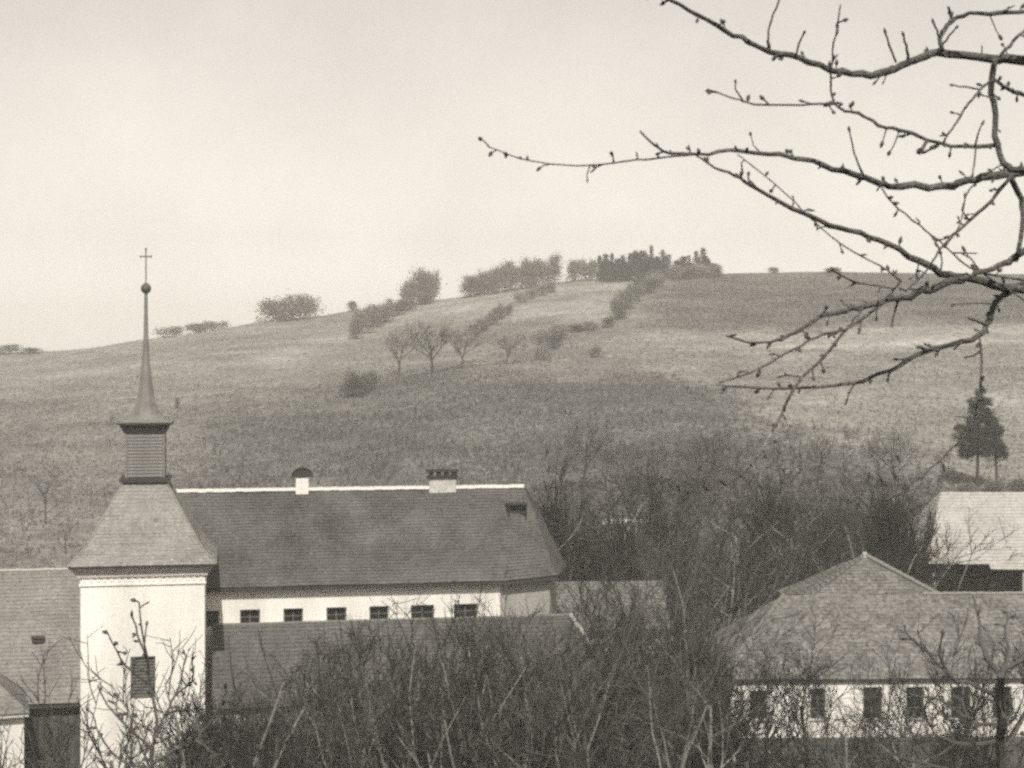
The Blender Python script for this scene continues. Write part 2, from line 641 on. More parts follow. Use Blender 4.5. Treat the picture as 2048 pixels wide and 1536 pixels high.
def stem_shrub(seed, H=5.0, stems=16, spread=.9, twig_r=.011):
    rng = random.Random(seed)
    T, C = MB(), MB()
    for s in range(stems):
        az = rng.uniform(0, 2 * math.pi)
        sp = rng.uniform(.05, spread)
        ln = H * rng.uniform(.65, 1.1)
        p = (math.cos(az) * rng.uniform(0, .5), math.sin(az) * rng.uniform(0, .5), -.3)
        st = bent(rng, p, (math.cos(az) * sp, math.sin(az) * sp, 1), ln, 6, .2, .04)
        r0 = rng.uniform(.022, .05)
        T.tube(st, taper(r0, r0 * .3, 7), 4)
        for b in range(12):
            k = rng.uniform(.2, 1) * 6
            i = min(int(k), 5)
            q = st[i].lerp(st[i + 1], k - i)
            bp = bent(rng, q, side_dir(rng, st[i + 1] - st[i], rng.uniform(.3, .9)) + Vector((0, 0, .25)), ln * rng.uniform(.12, .3), 4, .15, .05)
            C.tube(bp, taper(twig_r * 1.2, twig_r * .6, 5), 3, False)
            for c in range(4):
                k2 = rng.uniform(.2, 1) * 4
                i2 = min(int(k2), 3)
                q2 = bp[i2].lerp(bp[i2 + 1], k2 - i2)
                C.tube(bent(rng, q2, side_dir(rng, bp[i2 + 1] - bp[i2], rng.uniform(.3, 1.1)), ln * rng.uniform(.04, .11), 2, .2, .04),
                       taper(twig_r * .8, twig_r * .5, 3), 3, False)
    return T, C


def flake(mb, rng, p, s):
    d = Vector((rng.gauss(0, 1), rng.gauss(0, 1), rng.gauss(0, 1))).normalized()
    e = d.orthogonal().normalized()
    mb.face((p - e * s * .25, p + e * s * .25, p + d * s))


def far_bush(seed, W=4.0, H=3.5, n=1500, lumps=7, s=.30):
    """leafless hedge bush: stems and a cloud of fine twig flakes with gaps"""
    rng = random.Random(seed)
    T, C = MB(), MB()
    L = [(rng.uniform(-.34, .34) * W, rng.uniform(-.3, .3) * W, rng.uniform(.34, .72) * H, rng.uniform(.17, .27)) for _ in range(lumps)]
    for lx, ly, lz, lr in L:
        st = bent(rng, (lx * .3, ly * .3, -.3), (lx * .7, ly * .7, lz), lz * 1.25, 5, .1)
        T.tube(st, taper(.07, .02, 6), 4)
    for _ in range(n):
        lx, ly, lz, lr = rng.choice(L)
        v = Vector((rng.gauss(0, .62), rng.gauss(0, .62), rng.gauss(0, .6)))
        p = Vector((lx + v.x * lr * W, ly + v.y * lr * W, max(.05, lz + v.z * lr * H * 1.15)))
        flake(C, rng, p, s * rng.uniform(.5, 1.3))
    for _ in range(int(n * .15)):
        q = rng.uniform(0, 6.283)
        rr = W * .46 * rng.random() ** .5
        flake(C, rng, Vector((math.cos(q) * rr, math.sin(q) * rr, rng.random() ** 1.5 * H * .45)), s)
    for _ in range(220):
        lx, ly, lz, lr = rng.choice(L)
        d = Vector((rng.gauss(0, .5), rng.gauss(0, .5), 1)).normalized()
        p = Vector((lx, ly, lz)) + d * lr * H * .7
        C.tube(bent(rng, p, d, H * rng.uniform(.1, .34), 2, .15), [.035, .025, .015], 3, False)
    return T, C


def conifer(seed, H=6.5, W=1.5, n=1700, bare=.08):
    rng = random.Random(seed)
    T, C = MB(), MB()
    T.tube(bent(rng, (0, 0, -.3), (0, 0, 1), H * .98, 5, .015), taper(.12, .02, 6), 6)
    nb = 46
    for b in range(nb):
        t = bare + (1 - bare) * (b + rng.random()) / nb
        az = b * 2.39996 + rng.uniform(-.4, .4)
        ln = W * (1.04 - t) ** .62 * rng.uniform(.55, 1.2) + .05
        d = Vector((math.cos(az), math.sin(az), -.1 + .5 * t))
        p = Vector((0, 0, t * H))
        T.tube([p, p + d * ln], [.03, .01], 3, False)
        for k in range(n // nb):
            u = rng.random() ** .7
            q = p + d * ln * u + Vector((rng.gauss(0, .13), rng.gauss(0, .13), rng.gauss(0, .12)))
            flake(C, rng, q, rng.uniform(.14, .36))
    return T, C


def proto(pair, n1, m1, n2, m2):
    r_ = []
    for mb, nm, mt in ((pair[0], n1, m1), (pair[1], n2, m2)):
        me_ = bpy.data.meshes.new(nm)
        me_.from_pydata(mb.v, [], mb.f)
        me_.materials.append(M[mt])
        r_.append((nm, me_))
    return r_


TREES = [proto(bare_tree(10 + i, H=9.0, limbs=6 + i % 3, dens=.86 + .12 * (i % 3), fork=.22 + .05 * (i % 3), spread=.6 + .1 * (i % 4)),
               'trunk', 'bark_pale' if i % 2 else 'bark', 'crown', 'twig_pale' if i in (1, 4) else 'twig') for i in range(6)]
SHRUBS = [proto(stem_shrub(40 + i, H=5.0, stems=11 + 2 * i), 'stems', 'bark_pale' if i == 1 else 'bark', 'twigs', 'twig_pale' if i == 2 else 'twig') for i in range(4)]
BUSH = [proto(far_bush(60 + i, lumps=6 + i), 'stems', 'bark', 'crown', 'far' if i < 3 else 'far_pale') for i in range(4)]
CONIF = [proto(conifer(80 + i, W=1.25 + .2 * i), 'trunk', 'bark', 'crown', 'needle') for i in range(3)]
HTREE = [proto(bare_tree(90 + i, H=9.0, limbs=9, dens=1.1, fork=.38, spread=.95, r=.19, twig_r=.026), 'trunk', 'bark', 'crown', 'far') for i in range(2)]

# ------------------------------------------------------------------ church
AL = R(10)
ca, sa = math.cos(AL), math.sin(AL)
rt = random.Random(3)


def wall_open(mb, u0, u1, z0, z1, v, ops, depth=.3):
    """wall face in the plane y=v with recessed openings (u0,u1,z0,z1)"""
    us = sorted({u0, u1, *[o[0] for o in ops], *[o[1] for o in ops]})
    zs = sorted({z0, z1, *[o[2] for o in ops], *[o[3] for o in ops]})
    for i in range(len(us) - 1):
        for j in range(len(zs) - 1):
            cu, cz_ = (us[i] + us[i + 1]) / 2, (zs[j] + zs[j + 1]) / 2
            if any(o[0] < cu < o[1] and o[2] < cz_ < o[3] for o in ops):
                continue
            mb.face(((us[i], v, zs[j]), (us[i + 1], v, zs[j]), (us[i + 1], v, zs[j + 1]), (us[i], v, zs[j + 1])))
    for a, b, c, d in ops:
        w_ = v + depth
        mb.face(((a, v, c), (a, w_, c), (b, w_, c), (b, v, c)))
        mb.face(((a, v, d), (b, v, d), (b, w_, d), (a, w_, d)))
        mb.face(((a, v, c), (a, v, d), (a, w_, d), (a, w_, c)))
        mb.face(((b, v, c), (b, w_, c), (b, w_, d), (b, v, d)))


def window(parent, a, b, c, d, v, mull=1, bars=1, fm='frame', ft=.06):
    """frame with glazing bars and a pane behind, in the plane y=v"""
    f = MB()
    f.box(a + .002, a + ft, v, v + .05, c + .002, d - .002)
    f.box(b - ft, b - .002, v, v + .05, c + .002, d - .002)
    f.box(a + ft, b - ft, v, v + .05, d - ft, d - .002)
    f.box(a + ft, b - ft, v, v + .05, c + .002, c + ft)
    for k in range(mull):
        m_ = a + (b - a) * (k + 1) / (mull + 1)
        f.box(m_ - .025, m_ + .025, v + .005, v + .045, c + ft, d - ft)
    for k in range(bars):
        m_ = c + (d - c) * (k + 1) / (bars + 1)
        f.box(a + ft, b - ft, v + .01, v + .04, m_ - .02, m_ + .02)
    w_ = f.build('window', fm, parent)
    MB().box(a + .003, b - .003, v + .055, v + .07, c + .003, d - .003).build('pane', 'glass', w_)
    return w_


# --- tower
TW = 2.8                                    # half width of the shaft
front = P(286, 1150, 75.0)
tc_ = Vector((front.x - sa * TW, 75.0 + ca * TW, 0))
tz0 = g1(tc_.x, tc_.y) - .3
tower = thing('church_tower', 'white church tower with bell-shaped shingle roof, lantern and needle spire', 'tower', (tc_.x, tc_.y, 0), AL)


def zr(row, Y=75.0):
    return CZ - (row - HY) * Y / F


s = MB()
OP = (-.56, .56, zr(1398), zr(1313))
wall_open(s, -TW, TW, tz0, 9.50, -TW, [OP], .35)
s.face(((TW, -TW, tz0), (TW, TW, tz0), (TW, TW, 9.5), (TW, -TW, 9.5)))
s.face(((TW, TW, tz0), (-TW, TW, tz0), (-TW, TW, 9.5), (TW, TW, 9.5)))
s.face(((-TW, TW, tz0), (-TW, -TW, tz0), (-TW, -TW, 9.5), (-TW, TW, 9.5)))
s.build('wall', 'wall', tower)
MB().frustum(TW + .07, 9.5, TW + .07, 9.58).build('string_course', 'wall', tower)
MB().frustum(TW + .02, 9.58, TW + .02, 9.90).build('frieze', 'wall', tower)
MB().frustum(TW + .13, 9.90, TW + .18, 10.02).build('cornice', 'wall', tower)
MB().frustum(TW + .19, 10.02, TW + .44, 10.35).build('eaves_cove', 'soffit', tower)
MB().frustum(TW + .50, 10.35, TW + .52, 10.46).build('eaves_board', 'trim', tower)
dm = MB().box(-.07, .07, -.035, 0, 0, .20)
dme = bpy.data.meshes.new('dentil')
dme.from_pydata(dm.v, [], dm.f)
dme.materials.append(M['wall'])
for side in range(4):
    th = side * math.pi / 2
    for k in range(18):
        x = -TW + .16 + (2 * TW - .32) * k / 17
        o = bpy.data.objects.new('dentil', dme)
        COL.objects.link(o)
        o.parent = tower
        px_, py_ = x, -TW - .021
        o.location = (px_ * math.cos(th) - py_ * math.sin(th), px_ * math.sin(th) + py_ * math.cos(th), 9.66)
        o.rotation_euler = (0, 0, th)
# belfry louvre window
lw = MB()
a, b, c, d = OP
lw.box(a + .002, a + .08, -TW + .12, -TW + .2, c + .002, d - .002).box(b - .08, b - .002, -TW + .12, -TW + .2, c + .002, d - .002)
lw.box(a + .08, b - .08, -TW + .12, -TW + .2, d - .08, d - .002).box(a + .08, b - .08, -TW + .12, -TW + .2, c + .002, c + .08)
lwo = lw.build('window', 'shutter', tower)
for k in range(12):
    z = c + .1 + (d - c - .2) * (k + .5) / 12
    m_ = MB()
    m_.face(((a + .08, -TW + .13, z - .07), (b - .08, -TW + .13, z - .07), (b - .08, -TW + .24, z + .08), (a + .08, -TW + .24, z + .08)))
    m_.face(((a + .08, -TW + .15, z - .08), (a + .08, -TW + .26, z + .07), (b - .08, -TW + .26, z + .07), (b - .08, -TW + .15, z - .08)))
    m_.build('slat', 'shutter', lwo)
MB().box(a - .05, b + .05, -TW + .34, -TW + .36, c - .05, d + .05).build('shade', 'trim', lwo)
# bell-cast roof of shingle courses
prof = [(3.36, 10.46), (2.86, 10.95), (2.52, 11.38), (2.2, 11.95), (1.84, 12.62), (1.42, 13.35), (1.02, 14.02)]
rf = MB()
for i in range(len(prof) - 1):
    (h0, z0), (h1, z1) = prof[i], prof[i + 1]
    for side in range(4):
        th = side * math.pi / 2

        def q(x, y, z):
            return (x * math.cos(th) - y * math.sin(th), x * math.sin(th) + y * math.cos(th), z)
        rf.courses(q(-h0, -h0, z0), q(h0, -h0, z0), q(h1, -h1, z1), q(-h1, -h1, z1), 4, .15, rt, .016, .02)
roof_t = rf.build('roof', 'tile_tower', tower, var=True)
for sx, sy in ((-1, -1), (1, -1), (1, 1), (-1, 1)):
    MB().tube([(sx * h, sy * h, z + .01) for h, z in prof], [.045] * len(prof), 5).build('hip_cap', 'tile_tower', roof_t).data.attributes.new('var', 'FLOAT', 'POINT').data.foreach_set('value', [1.0] * (5 * len(prof)))
# lantern
MB().frustum(.98, 14.02, 1.00, 14.10).build('lantern_base', 'trim', tower)
MB().frustum(1.16, 14.10, 1.18, 14.30).build('lantern_cornice', 'trim', tower)
LH = .92
lan = MB().frustum(LH - .06, 14.30, LH - .06, 16.42, cap=False).build('lantern', 'lantern', tower)
for sx, sy in ((-1, -1), (1, -1), (1, 1), (-1, 1)):
    MB().box(sx * LH - (.1 if sx > 0 else 0), sx * LH + (.1 if sx < 0 else 0), sy * LH - (.1 if sy > 0 else 0), sy * LH + (.1 if sy < 0 else 0), 14.302, 16.4).build('corner_post', 'lantern', lan)
sm = MB()
sm.face(((-.8, 0, 0), (.8, 0, 0), (.8, .05, .15), (-.8, .05, .15)))
sm.face(((-.8, .012, 0), (-.8, .06, .15), (.8, .06, .15), (.8, .012, 0)))
sm.face(((-.8, 0, 0), (-.8, .012, 0), (.8, .012, 0), (.8, 0, 0)))
sme = bpy.data.meshes.new('slat')
sme.from_pydata(sm.v, [], sm.f)
sme.materials.append(M['lantern'])
for side in range(4):
    th = side * math.pi / 2
    for k in range(13):
        o = bpy.data.objects.new('slat', sme)
        COL.objects.link(o)
        o.parent = lan
        y = -LH - .012
        o.location = (-y * math.sin(th), y * math.cos(th), 14.36 + k * .156)
        o.rotation_euler = (0, 0, th)
MB().frustum(.96, 16.42, 1.18, 16.82).build('upper_cornice', 'trim', tower)
MB().frustum(1.26, 16.82, 1.28, 16.92).build('cornice_lip', 'trim', tower)
sp = [(1.24, 16.92), (.88, 17.05), (.64, 17.28), (.50, 17.65), (.38, 18.2), (.285, 18.85), (.205, 19.6), (.145, 20.3), (.11, 21.1), (.085, 22.2), (.075, 23.1)]
spm = MB()
for i in range(len(sp) - 1):
    (h0, z0), (h1, z1) = sp[i], sp[i + 1]
    n_ = 4 if i == 0 else 8
    if i == 0:
        spm.frustum(h0, z0, h1 * .98, z1)
    else:
        spm.frustum(h0, z0, h1, z1, 8, cap=(i == 1))
spm.build('spire', 'metal', tower)
bl = MB()
bp_ = [(.075, 23.06), (.17, 23.12), (.235, 23.24), (.245, 23.33), (.20, 23.45), (.10, 23.54), (.03, 23.58)]
for i in range(len(bp_) - 1):
    bl.frustum(bp_[i][0], bp_[i][1], bp_[i + 1][0], bp_[i + 1][1], 14, cap=False)
bl.build('spire_ball', 'iron', tower, smooth=True)
cr = MB()
cr.box(-.028, .028, -.02, .02, 23.5, 25.15)
cr.box(-.24, -.028, -.017, .017, 24.80, 24.86).box(.028, .24, -.017, .017, 24.80, 24.86)
for x, z in ((-.25, 24.83), (.25, 24.83)):
    cr.box(x - .03, x + .03, -.03, .03, z - .06, z + .06)
cr.box(-.05, .05, -.03, .03, 25.15, 25.24)
cr.build('cross', 'iron', tower)

# --- nave, apse, aisle
N0 = P(415, 0, 80.6)
nave = thing('church_nave', 'long white church nave with dark tiled roof, clerestory windows and lower aisle', 'church', (N0.x, N0.y, 0), AL)


def s_at(px, v=0.0):
    """distance along the nave wall whose point shows at picture column px"""
    x0, y0 = N0.x - sa * v, N0.y + ca * v
    k = (px - CX) / F
    return (k * y0 - x0) / (ca - k * sa)


EV = 8.62          # eaves level
SE = s_at(1000)
ops = []
for c0, c1 in ((412, 438), (480, 520), (567, 606), (653, 693), (739, 777), (822, 868), (908, 955)):
    m0, m1 = s_at(c0), s_at(c1)
    ops.append((m0, m1, 6.62, 7.43))
nw = MB()
S0, DEP = -3.6, 9.4
wall_open(nw, S0, SE, -1.2, EV - .2, 0, ops, .32)
nw.face(((S0, DEP, -1.2), (S0, 0, -1.2), (S0, 0, EV - .2), (S0, DEP / 2, 12.6), (S0, DEP, EV - .2)))
nw.face(((SE, DEP, -1.2), (S0, DEP, -1.2), (S0, DEP, EV - .2), (SE, DEP, EV - .2)))
nw.build('wall', 'wall', nave)
for o_ in ops:
    window(nave, *o_, .2, 1, 1)
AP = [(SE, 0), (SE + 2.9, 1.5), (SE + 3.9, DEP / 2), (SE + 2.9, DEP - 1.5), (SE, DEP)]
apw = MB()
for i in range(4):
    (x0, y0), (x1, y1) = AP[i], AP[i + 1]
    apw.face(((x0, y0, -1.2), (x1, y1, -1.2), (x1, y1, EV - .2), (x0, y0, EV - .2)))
apw.build('apse_wall', 'wall_grey', nave)  # shade of the turned-away apse put into its wall colour
ov = .48
RZ = 13.0
RE = s_at(1050, DEP / 2)
mid = DEP / 2
AE = [(SE + .1, -ov), (SE + 3.25, 1.5 - ov * .75), (SE + 4.45, mid), (SE + 3.25, DEP - 1.5 + ov * .75), (SE + .1, DEP + ov)]
nr_ = MB()
nr_.courses((S0, -ov, EV), (AE[0][0], -ov, EV), (RE, mid, RZ), (S0, mid, RZ), 30, .17, rt)
nr_.courses((AE[4][0], DEP + ov, EV), (S0, DEP + ov, EV), (S0, mid, RZ), (RE, mid, RZ), 22, .5, rt)
for i in range(4):
    nr_.courses((*AE[i], EV), (*AE[i + 1], EV), (RE + .001, mid, RZ), (RE, mid, RZ), 30, .17, rt)
nroof = nr_.build('roof', 'tile_nave', nave, var=True)
# eaves: fascia, soffit cove
fa = MB()
fa.box(S0, AE[0][0] - .02, -ov + .012, -ov + .06, EV - .17, EV - .06)
fa.build('fascia', 'trim', nave)
so_ = MB()
so_.face(((S0, -.02, EV - .42), (SE, -.02, EV - .42), (SE, -ov + .06, EV - .22), (S0, -ov + .06, EV - .22)))
so_.build('eaves_cove', 'soffit', nave)
for i in range(4):
    (x0, y0), (x1, y1) = AE[i], AE[i + 1]
    f_ = MB()
    dx, dy = x1 - x0, y1 - y0
    L_ = math.hypot(dx, dy)
    nx_, ny_ = -dy / L_ * .05, dx / L_ * .05
    p = [(x0 + nx_ * .3, y0 + ny_ * .3), (x1 + nx_ * .3, y1 + ny_ * .3), (x1 + nx_, y1 + ny_), (x0 + nx_, y0 + ny_)]
    f_.face([(a_, b_, EV - .24) for a_, b_ in p][::-1])
    f_.face(((*p[0], EV - .24), (*p[1], EV - .24), (*p[1], EV - .055), (*p[0], EV - .055)))
    f_.face(((*p[2], EV - .24), (*p[3], EV - .24), (*p[3], EV - .055), (*p[2], EV - .055)))
    f_.build('fascia', 'trim', nave)
# ridge tiles, each a piece
rm = MB()
rp = [(-.19, -.10), (-.12, .03), (0, .075), (.12, .03), (.19, -.10)]
for i in range(4):
    (y0, z0), (y1, z1) = rp[i], rp[i + 1]
    rm.face(((-.2, y0, z0), (.2, y0 * .93, z0), (.2, y1 * .93, z1 - .012), (-.2, y1, z1)))
rm.face([(-.2, y, z) for y, z in rp][::-1])
rme = bpy.data.meshes.new('ridge_tile')
rme.from_pydata(rm.v, [], rm.f)
rme.materials.append(M['ridge'])
k = S0 + .2
while k < RE + .1:
    o = bpy.data.objects.new('ridge_tile', rme)
    COL.objects.link(o)
    o.parent = nroof
    o.location = (k, mid, RZ + .05 + rt.uniform(-.012, .012))
    o.rotation_euler = (rt.uniform(-.05, .05), rt.uniform(-.015, .015), rt.uniform(-.03, .03))
    k += .385
for i in (1, 2):
    MB().tube([Vector((*AE[i], EV)) + Vector((0, 0, .03)), (RE, mid, RZ + .02)], [.05, .05], 5).build('hip_cap', 'trim', nroof)
# chimneys
sc1 = s_at(605, mid)
c1 = MB().box(sc1 - .36, sc1 + .3, mid - .3, mid + .3, RZ - .5, RZ + .62).build('chimney', 'wall', nroof)
cw = MB()
cp_ = []
for i in range(9):
    t = math.pi * i / 8
    cp_.append((-math.cos(t) * .58, math.sin(t) * .48))
for i in range(8):
    (x0, z0), (x1, z1) = cp_[i], cp_[i + 1]
    cw.face(((sc1 + x0, mid - .36, RZ + .68 + z0), (sc1 + x0, mid + .36, RZ + .68 + z0), (sc1 + x1, mid + .36, RZ + .68 + z1), (sc1 + x1, mid - .36, RZ + .68 + z1)))
cw.face([(sc1 + x, mid - .3, RZ + .68 + z) for x, z in cp_][::-1])
cw.face([(sc1 + x, mid + .3, RZ + .68 + z) for x, z in cp_])
cw.build('chimney_hood', 'soot_and_shade', nroof)
sc2 = s_at(884, mid)
MB().box(sc2 - .72, sc2 + .72, mid - .32, mid + .32, RZ - .5, RZ + .50).build('chimney', 'garden', nroof)
ch = MB().box(sc2 - .8, sc2 + .84, mid - .4, mid + .4, RZ + .50, RZ + .60)
for j in range(4):
    x = sc2 - .7 + j * .42
    ch.box(x, x + .2, mid - .3, mid + .3, RZ + .60, RZ + .86)
ch.box(sc2 - .82, sc2 + .86, mid - .42, mid + .42, RZ + .86, RZ + .98)
ch.build('chimney_head', 'soot_and_shade', nroof)
# dark open roof hatch near the ridge end
hs_, hv = s_at(1030, mid - 1), mid - 1.25
hz = EV + (RZ - EV) * (hv + ov) / (mid + ov)
hm = MB()
hm.box(hs_ - .5, hs_ - .44, hv - .55, hv + .35, hz - .5, hz + .22)
hm.box(hs_ + .44, hs_ + .5, hv - .55, hv + .35, hz - .5, hz + .22)
hm.box(hs_ - .56, hs_ + .56, hv - .62, hv + .6, hz + .222, hz + .29)
hm.box(hs_ - .44, hs_ + .44, hv - .3, hv - .27, hz - .3, hz + .22)
hm.build('roof_hatch', 'soot_and_shade', nroof)

# aisle lean-to below the clerestory
AT, AB, AD = 6.72, 3.35, 3.9
A0, A1, A2 = .25, s_at(1140, -.1), s_at(1215, -.1)
am = MB()
am.courses((A0, -AD, AB), (A2, -AD, AB), (A1, -.05, AT), (A0, -.05, AT), 20, .17, rt)
am.courses((A2, -AD, AB), (A2, 2.2, AB), (A1 + .001, -.05, AT), (A1, -.05, AT), 20, .17, rt)
aroof = am.build('aisle_roof', 'tile_nave', nave, var=True)
MB().tube([(A2, -AD, AB + .04), (A1, -.05, AT + .05)], [.11, .11], 6).build('hip_cap', 'wall_grey', aroof)
MB().box(A0, A1, -.14, -.005, AT - .02, AT + .07).build('flashing', 'tile_left', aroof).data.attributes.new('var', 'FLOAT', 'POINT').data.foreach_set('value', [1.0] * 8)
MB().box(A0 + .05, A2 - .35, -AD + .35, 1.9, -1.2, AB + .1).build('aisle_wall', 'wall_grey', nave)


# ------------------------------------------------------------------ generic house helpers
def hip_roof(name, parent, m, x0, x1, y0, y1, ze, zr_, rx0, rx1, ry, n, seg=.17):
    r_ = MB()
    r_.courses((x0, y0, ze), (x1, y0, ze), (rx1, ry, zr_), (rx0, ry, zr_), n, seg, rt, .016)
    r_.courses((x1, y1, ze), (x0, y1, ze), (rx0, ry, zr_), (rx1, ry, zr_), n, seg * 2, rt, .016)
    r_.courses((x0, y1, ze), (x0, y0, ze), (rx0, ry, zr_), (rx0, ry + .001, zr_), n, seg, rt, .016)
    r_.courses((x1, y0, ze), (x1, y1, ze), (rx1, ry + .001, zr_), (rx1, ry, zr_), n, seg, rt, .016)
    return r_.build(name, m, parent, var=True)


def caps(parent, m, p, q, step=.36, r=.10):
    """a row of ridge or hip tiles from p to q, each a piece"""
    p, q = Vector(p), Vector(q)
    L_ = (q - p).length
    n_ = max(1, int(L_ / step))
    d_ = (q - p) / n_
    t = MB().tube([(0, 0, 0), d_ * 1.05], [r * 1.1, r * .92], 6)
    me_ = bpy.data.meshes.new('ridge_tile')
    me_.from_pydata(t.v, [], t.f)
    me_.materials.append(M[m])
    for i in range(n_):
        o = bpy.data.objects.new('ridge_tile', me_)
        COL.objects.link(o)
        o.parent = parent
        o.location = p + d_ * i + Vector((0, 0, rt.uniform(-.012, .012)))


# ------------------------------------------------------------------ left barn (big pale roof, dark boards) and small house
lb = P(100, 0, 83.5)
barn_l = thing('timber_barn', 'big barn with pale tiled roof and dark board wall left of tower', 'barn', (lb.x, lb.y, 0), R(12))
RL, EL_ = CZ - (1140 - HY) / F * 88.5, CZ - (1408 - HY) / F * 83.0
bm_ = MB()
bm_.courses((-9, -.5, EL_), (6.5, -.5, EL_), (6.5, 5.2, RL), (-9, 5.2, RL), 34, .18, rt)
bm_.courses((6.5, 10.9, EL_), (-9, 10.9, EL_), (-9, 5.2, RL), (6.5, 5.2, RL), 20, .6, rt)
broof = bm_.build('roof', 'tile_left', barn_l, var=True)
caps(broof, 'tile_barn', (-9, 5.2, RL + .02), (6.5, 5.2, RL + .02))
for o in list(broof.children):
    if 'var' not in o.data.attributes:
        o.data.attributes.new('var', 'FLOAT', 'POINT').data.foreach_set('value', [1.0] * len(o.data.vertices))
ev_ = MB().box(-.28, .28, -.25, .5, 0, .2)
ev_.box(-.34, .34, -.33, .6, .2, .26)
vz = EL_ + (RL - EL_) * .46
e_ = ev_.build('roof_vent', 'trim', broof)
e_.location = (-.75, -.5 + 5.7 * .46, vz - .05)
x = -8.6
while x < 6.2:
    wd = rt.uniform(.24, .34)
    MB().box(x, x + wd - .015, .02 + rt.uniform(-.012, .012), .06, -3.5, EL_ - .05, rt.uniform(.6, 1.5)).build('board', 'boards', barn_l, var=True)
    x += wd
MB().box(-8.6, 6.2, .12, 10.4, -3.5, EL_ - .1).build('wall', 'plinth', barn_l)
MB().box(-8.9, 6.45, -.46, -.36, EL_ - .22, EL_ - .07).build('fascia', 'trim', barn_l)

lh = P(48, 0, 77.0)
house_s = thing('small_house', 'corner of a small white house at the left picture edge', 'house', (lh.x, lh.y, 0), R(19))
EZ = CZ - (1428 - HY) / F * 76.6
MB().box(-6, -.0, 0, 5, -3.5, EZ - .02).build('wall', 'wall', house_s)
hr = hip_roof('roof', house_s, 'tile_left', -6.4, .25, -.4, 5.4, EZ, EZ + 2.3, -3.6, -2.2, 2.5, 10)
MB().box(-6.35, .2, -.37, -.30, EZ - .16, EZ - .055).build('fascia', 'soffit', house_s)

# ------------------------------------------------------------------ right house
rh = P(1452, 0, 80.0)
house = thing('farmhouse', 'white farmhouse with grey hipped tile roof and dark windows on the right', 'house', (rh.x, rh.y, 0), R(1.5))
EZ = CZ - (1362 - HY) / F * 79.5
ZP = CZ - (1476 - HY) / F * 80.0
RZh = CZ - (1190 - HY) / F * 84.5
hl = 24.0
wops = []
for c0, c1, t_, b_ in ((1500, 1535, 1382, 1440), (1622, 1652, 1378, 1440), (1728, 1766, 1376, 1440), (1815, 1850, 1376, 1440), (1905, 1945, 1376, 1440), (1990, 2028, 1376, 1440)):
    wops.append(((c0 - 1452) / F * 80, (c1 - 1452) / F * 80, CZ - (b_ - HY) / F * 80, CZ - (t_ - HY) / F * 80))
hw = MB()
wall_open(hw, 0, hl, ZP, EZ - .05, 0, wops, .22)
hw.face(((0, 9, ZP), (0, 0, ZP), (0, 0, EZ - .05), (0, 9, EZ - .05)))
hw.face(((hl, 0, ZP), (hl, 9, ZP), (hl, 9, EZ - .05), (hl, 0, EZ - .05)))
hw.face(((hl, 9, ZP), (0, 9, ZP), (0, 9, EZ - .05), (hl, 9, EZ - .05)))
hw.build('wall', 'wall', house)
MB().box(-.08, hl + .08, -.08, 9.08, -1.5, ZP).build('plinth', 'plinth', house)
for o_ in wops:
    wi = window(house, *o_, .12, 1, 2)
    MB().box(o_[0] - .06, o_[1] + .06, -.07, .10, o_[2] - .07, o_[2] - .003).build('sill', 'wall_grey', wi)
ze = EZ
hr = hip_roof('roof', house, 'tile_mid', -.4, hl + .5, -.2, 9.3, ze, RZh, 3.75, hl - 4, 4.5, 24)
caps(hr, 'tile_left', (-.38, -.18, ze + .05), (3.75, 4.5, RZh + .03))
caps(hr, 'tile_left', (11.0, 4.5, RZh + .03), (hl - 4, 4.5, RZh + .03))
MB().box(-.3, hl + .4, -.19, -.13, ze - .12, ze - .06).build('fascia', 'trim', house)
# rear cross roof showing above the front ridge
ap = P(1738, 1112, 87.0)
loc = Vector((ap.x - rh.x, ap.y - rh.y, ap.z))
cr_ = MB()
lft, rgt = loc.x - 4.15, loc.x + 4.3
zl = RZh - .6
by = loc.y + 3.2
for p_, q_ in (((lft, loc.y - 2.5), (rgt, loc.y - 2.5)), ((rgt, loc.y - 2.5), (rgt, by)), ((rgt, by), (lft, by)), ((lft, by), (lft, loc.y - 2.5))):
    cr_.courses((*p_, zl), (*q_, zl), (loc.x + .001, loc.y, loc.z), (loc.x, loc.y, loc.z), 16, .17, rt)
crf = cr_.build('rear_roof', 'tile_mid', house, var=True)
caps(crf, 'tile_left', (rgt, loc.y - 2.5, zl + .06), (loc.x, loc.y, loc.z + .05), r=.13)
caps(crf, 'tile_mid', (lft, loc.y - 2.5, zl + .06), (loc.x, loc.y, loc.z + .05))
MB().frustum(.16, -.1, .09, .2).build('finial', 'tile_barn', crf).location = (loc.x, loc.y, loc.z)
for o in [*hr.children, *crf.children]:
    if 'var' not in o.data.attributes:
        o.data.attributes.new('var', 'FLOAT', 'POINT').data.foreach_set('value', [1.0] * len(o.data.vertices))
MB().box(lft + .4, rgt - .4, loc.y - 1.5, loc.y + 2.7, -1.0, zl - .1).build('rear_wall', 'wall_grey', house)

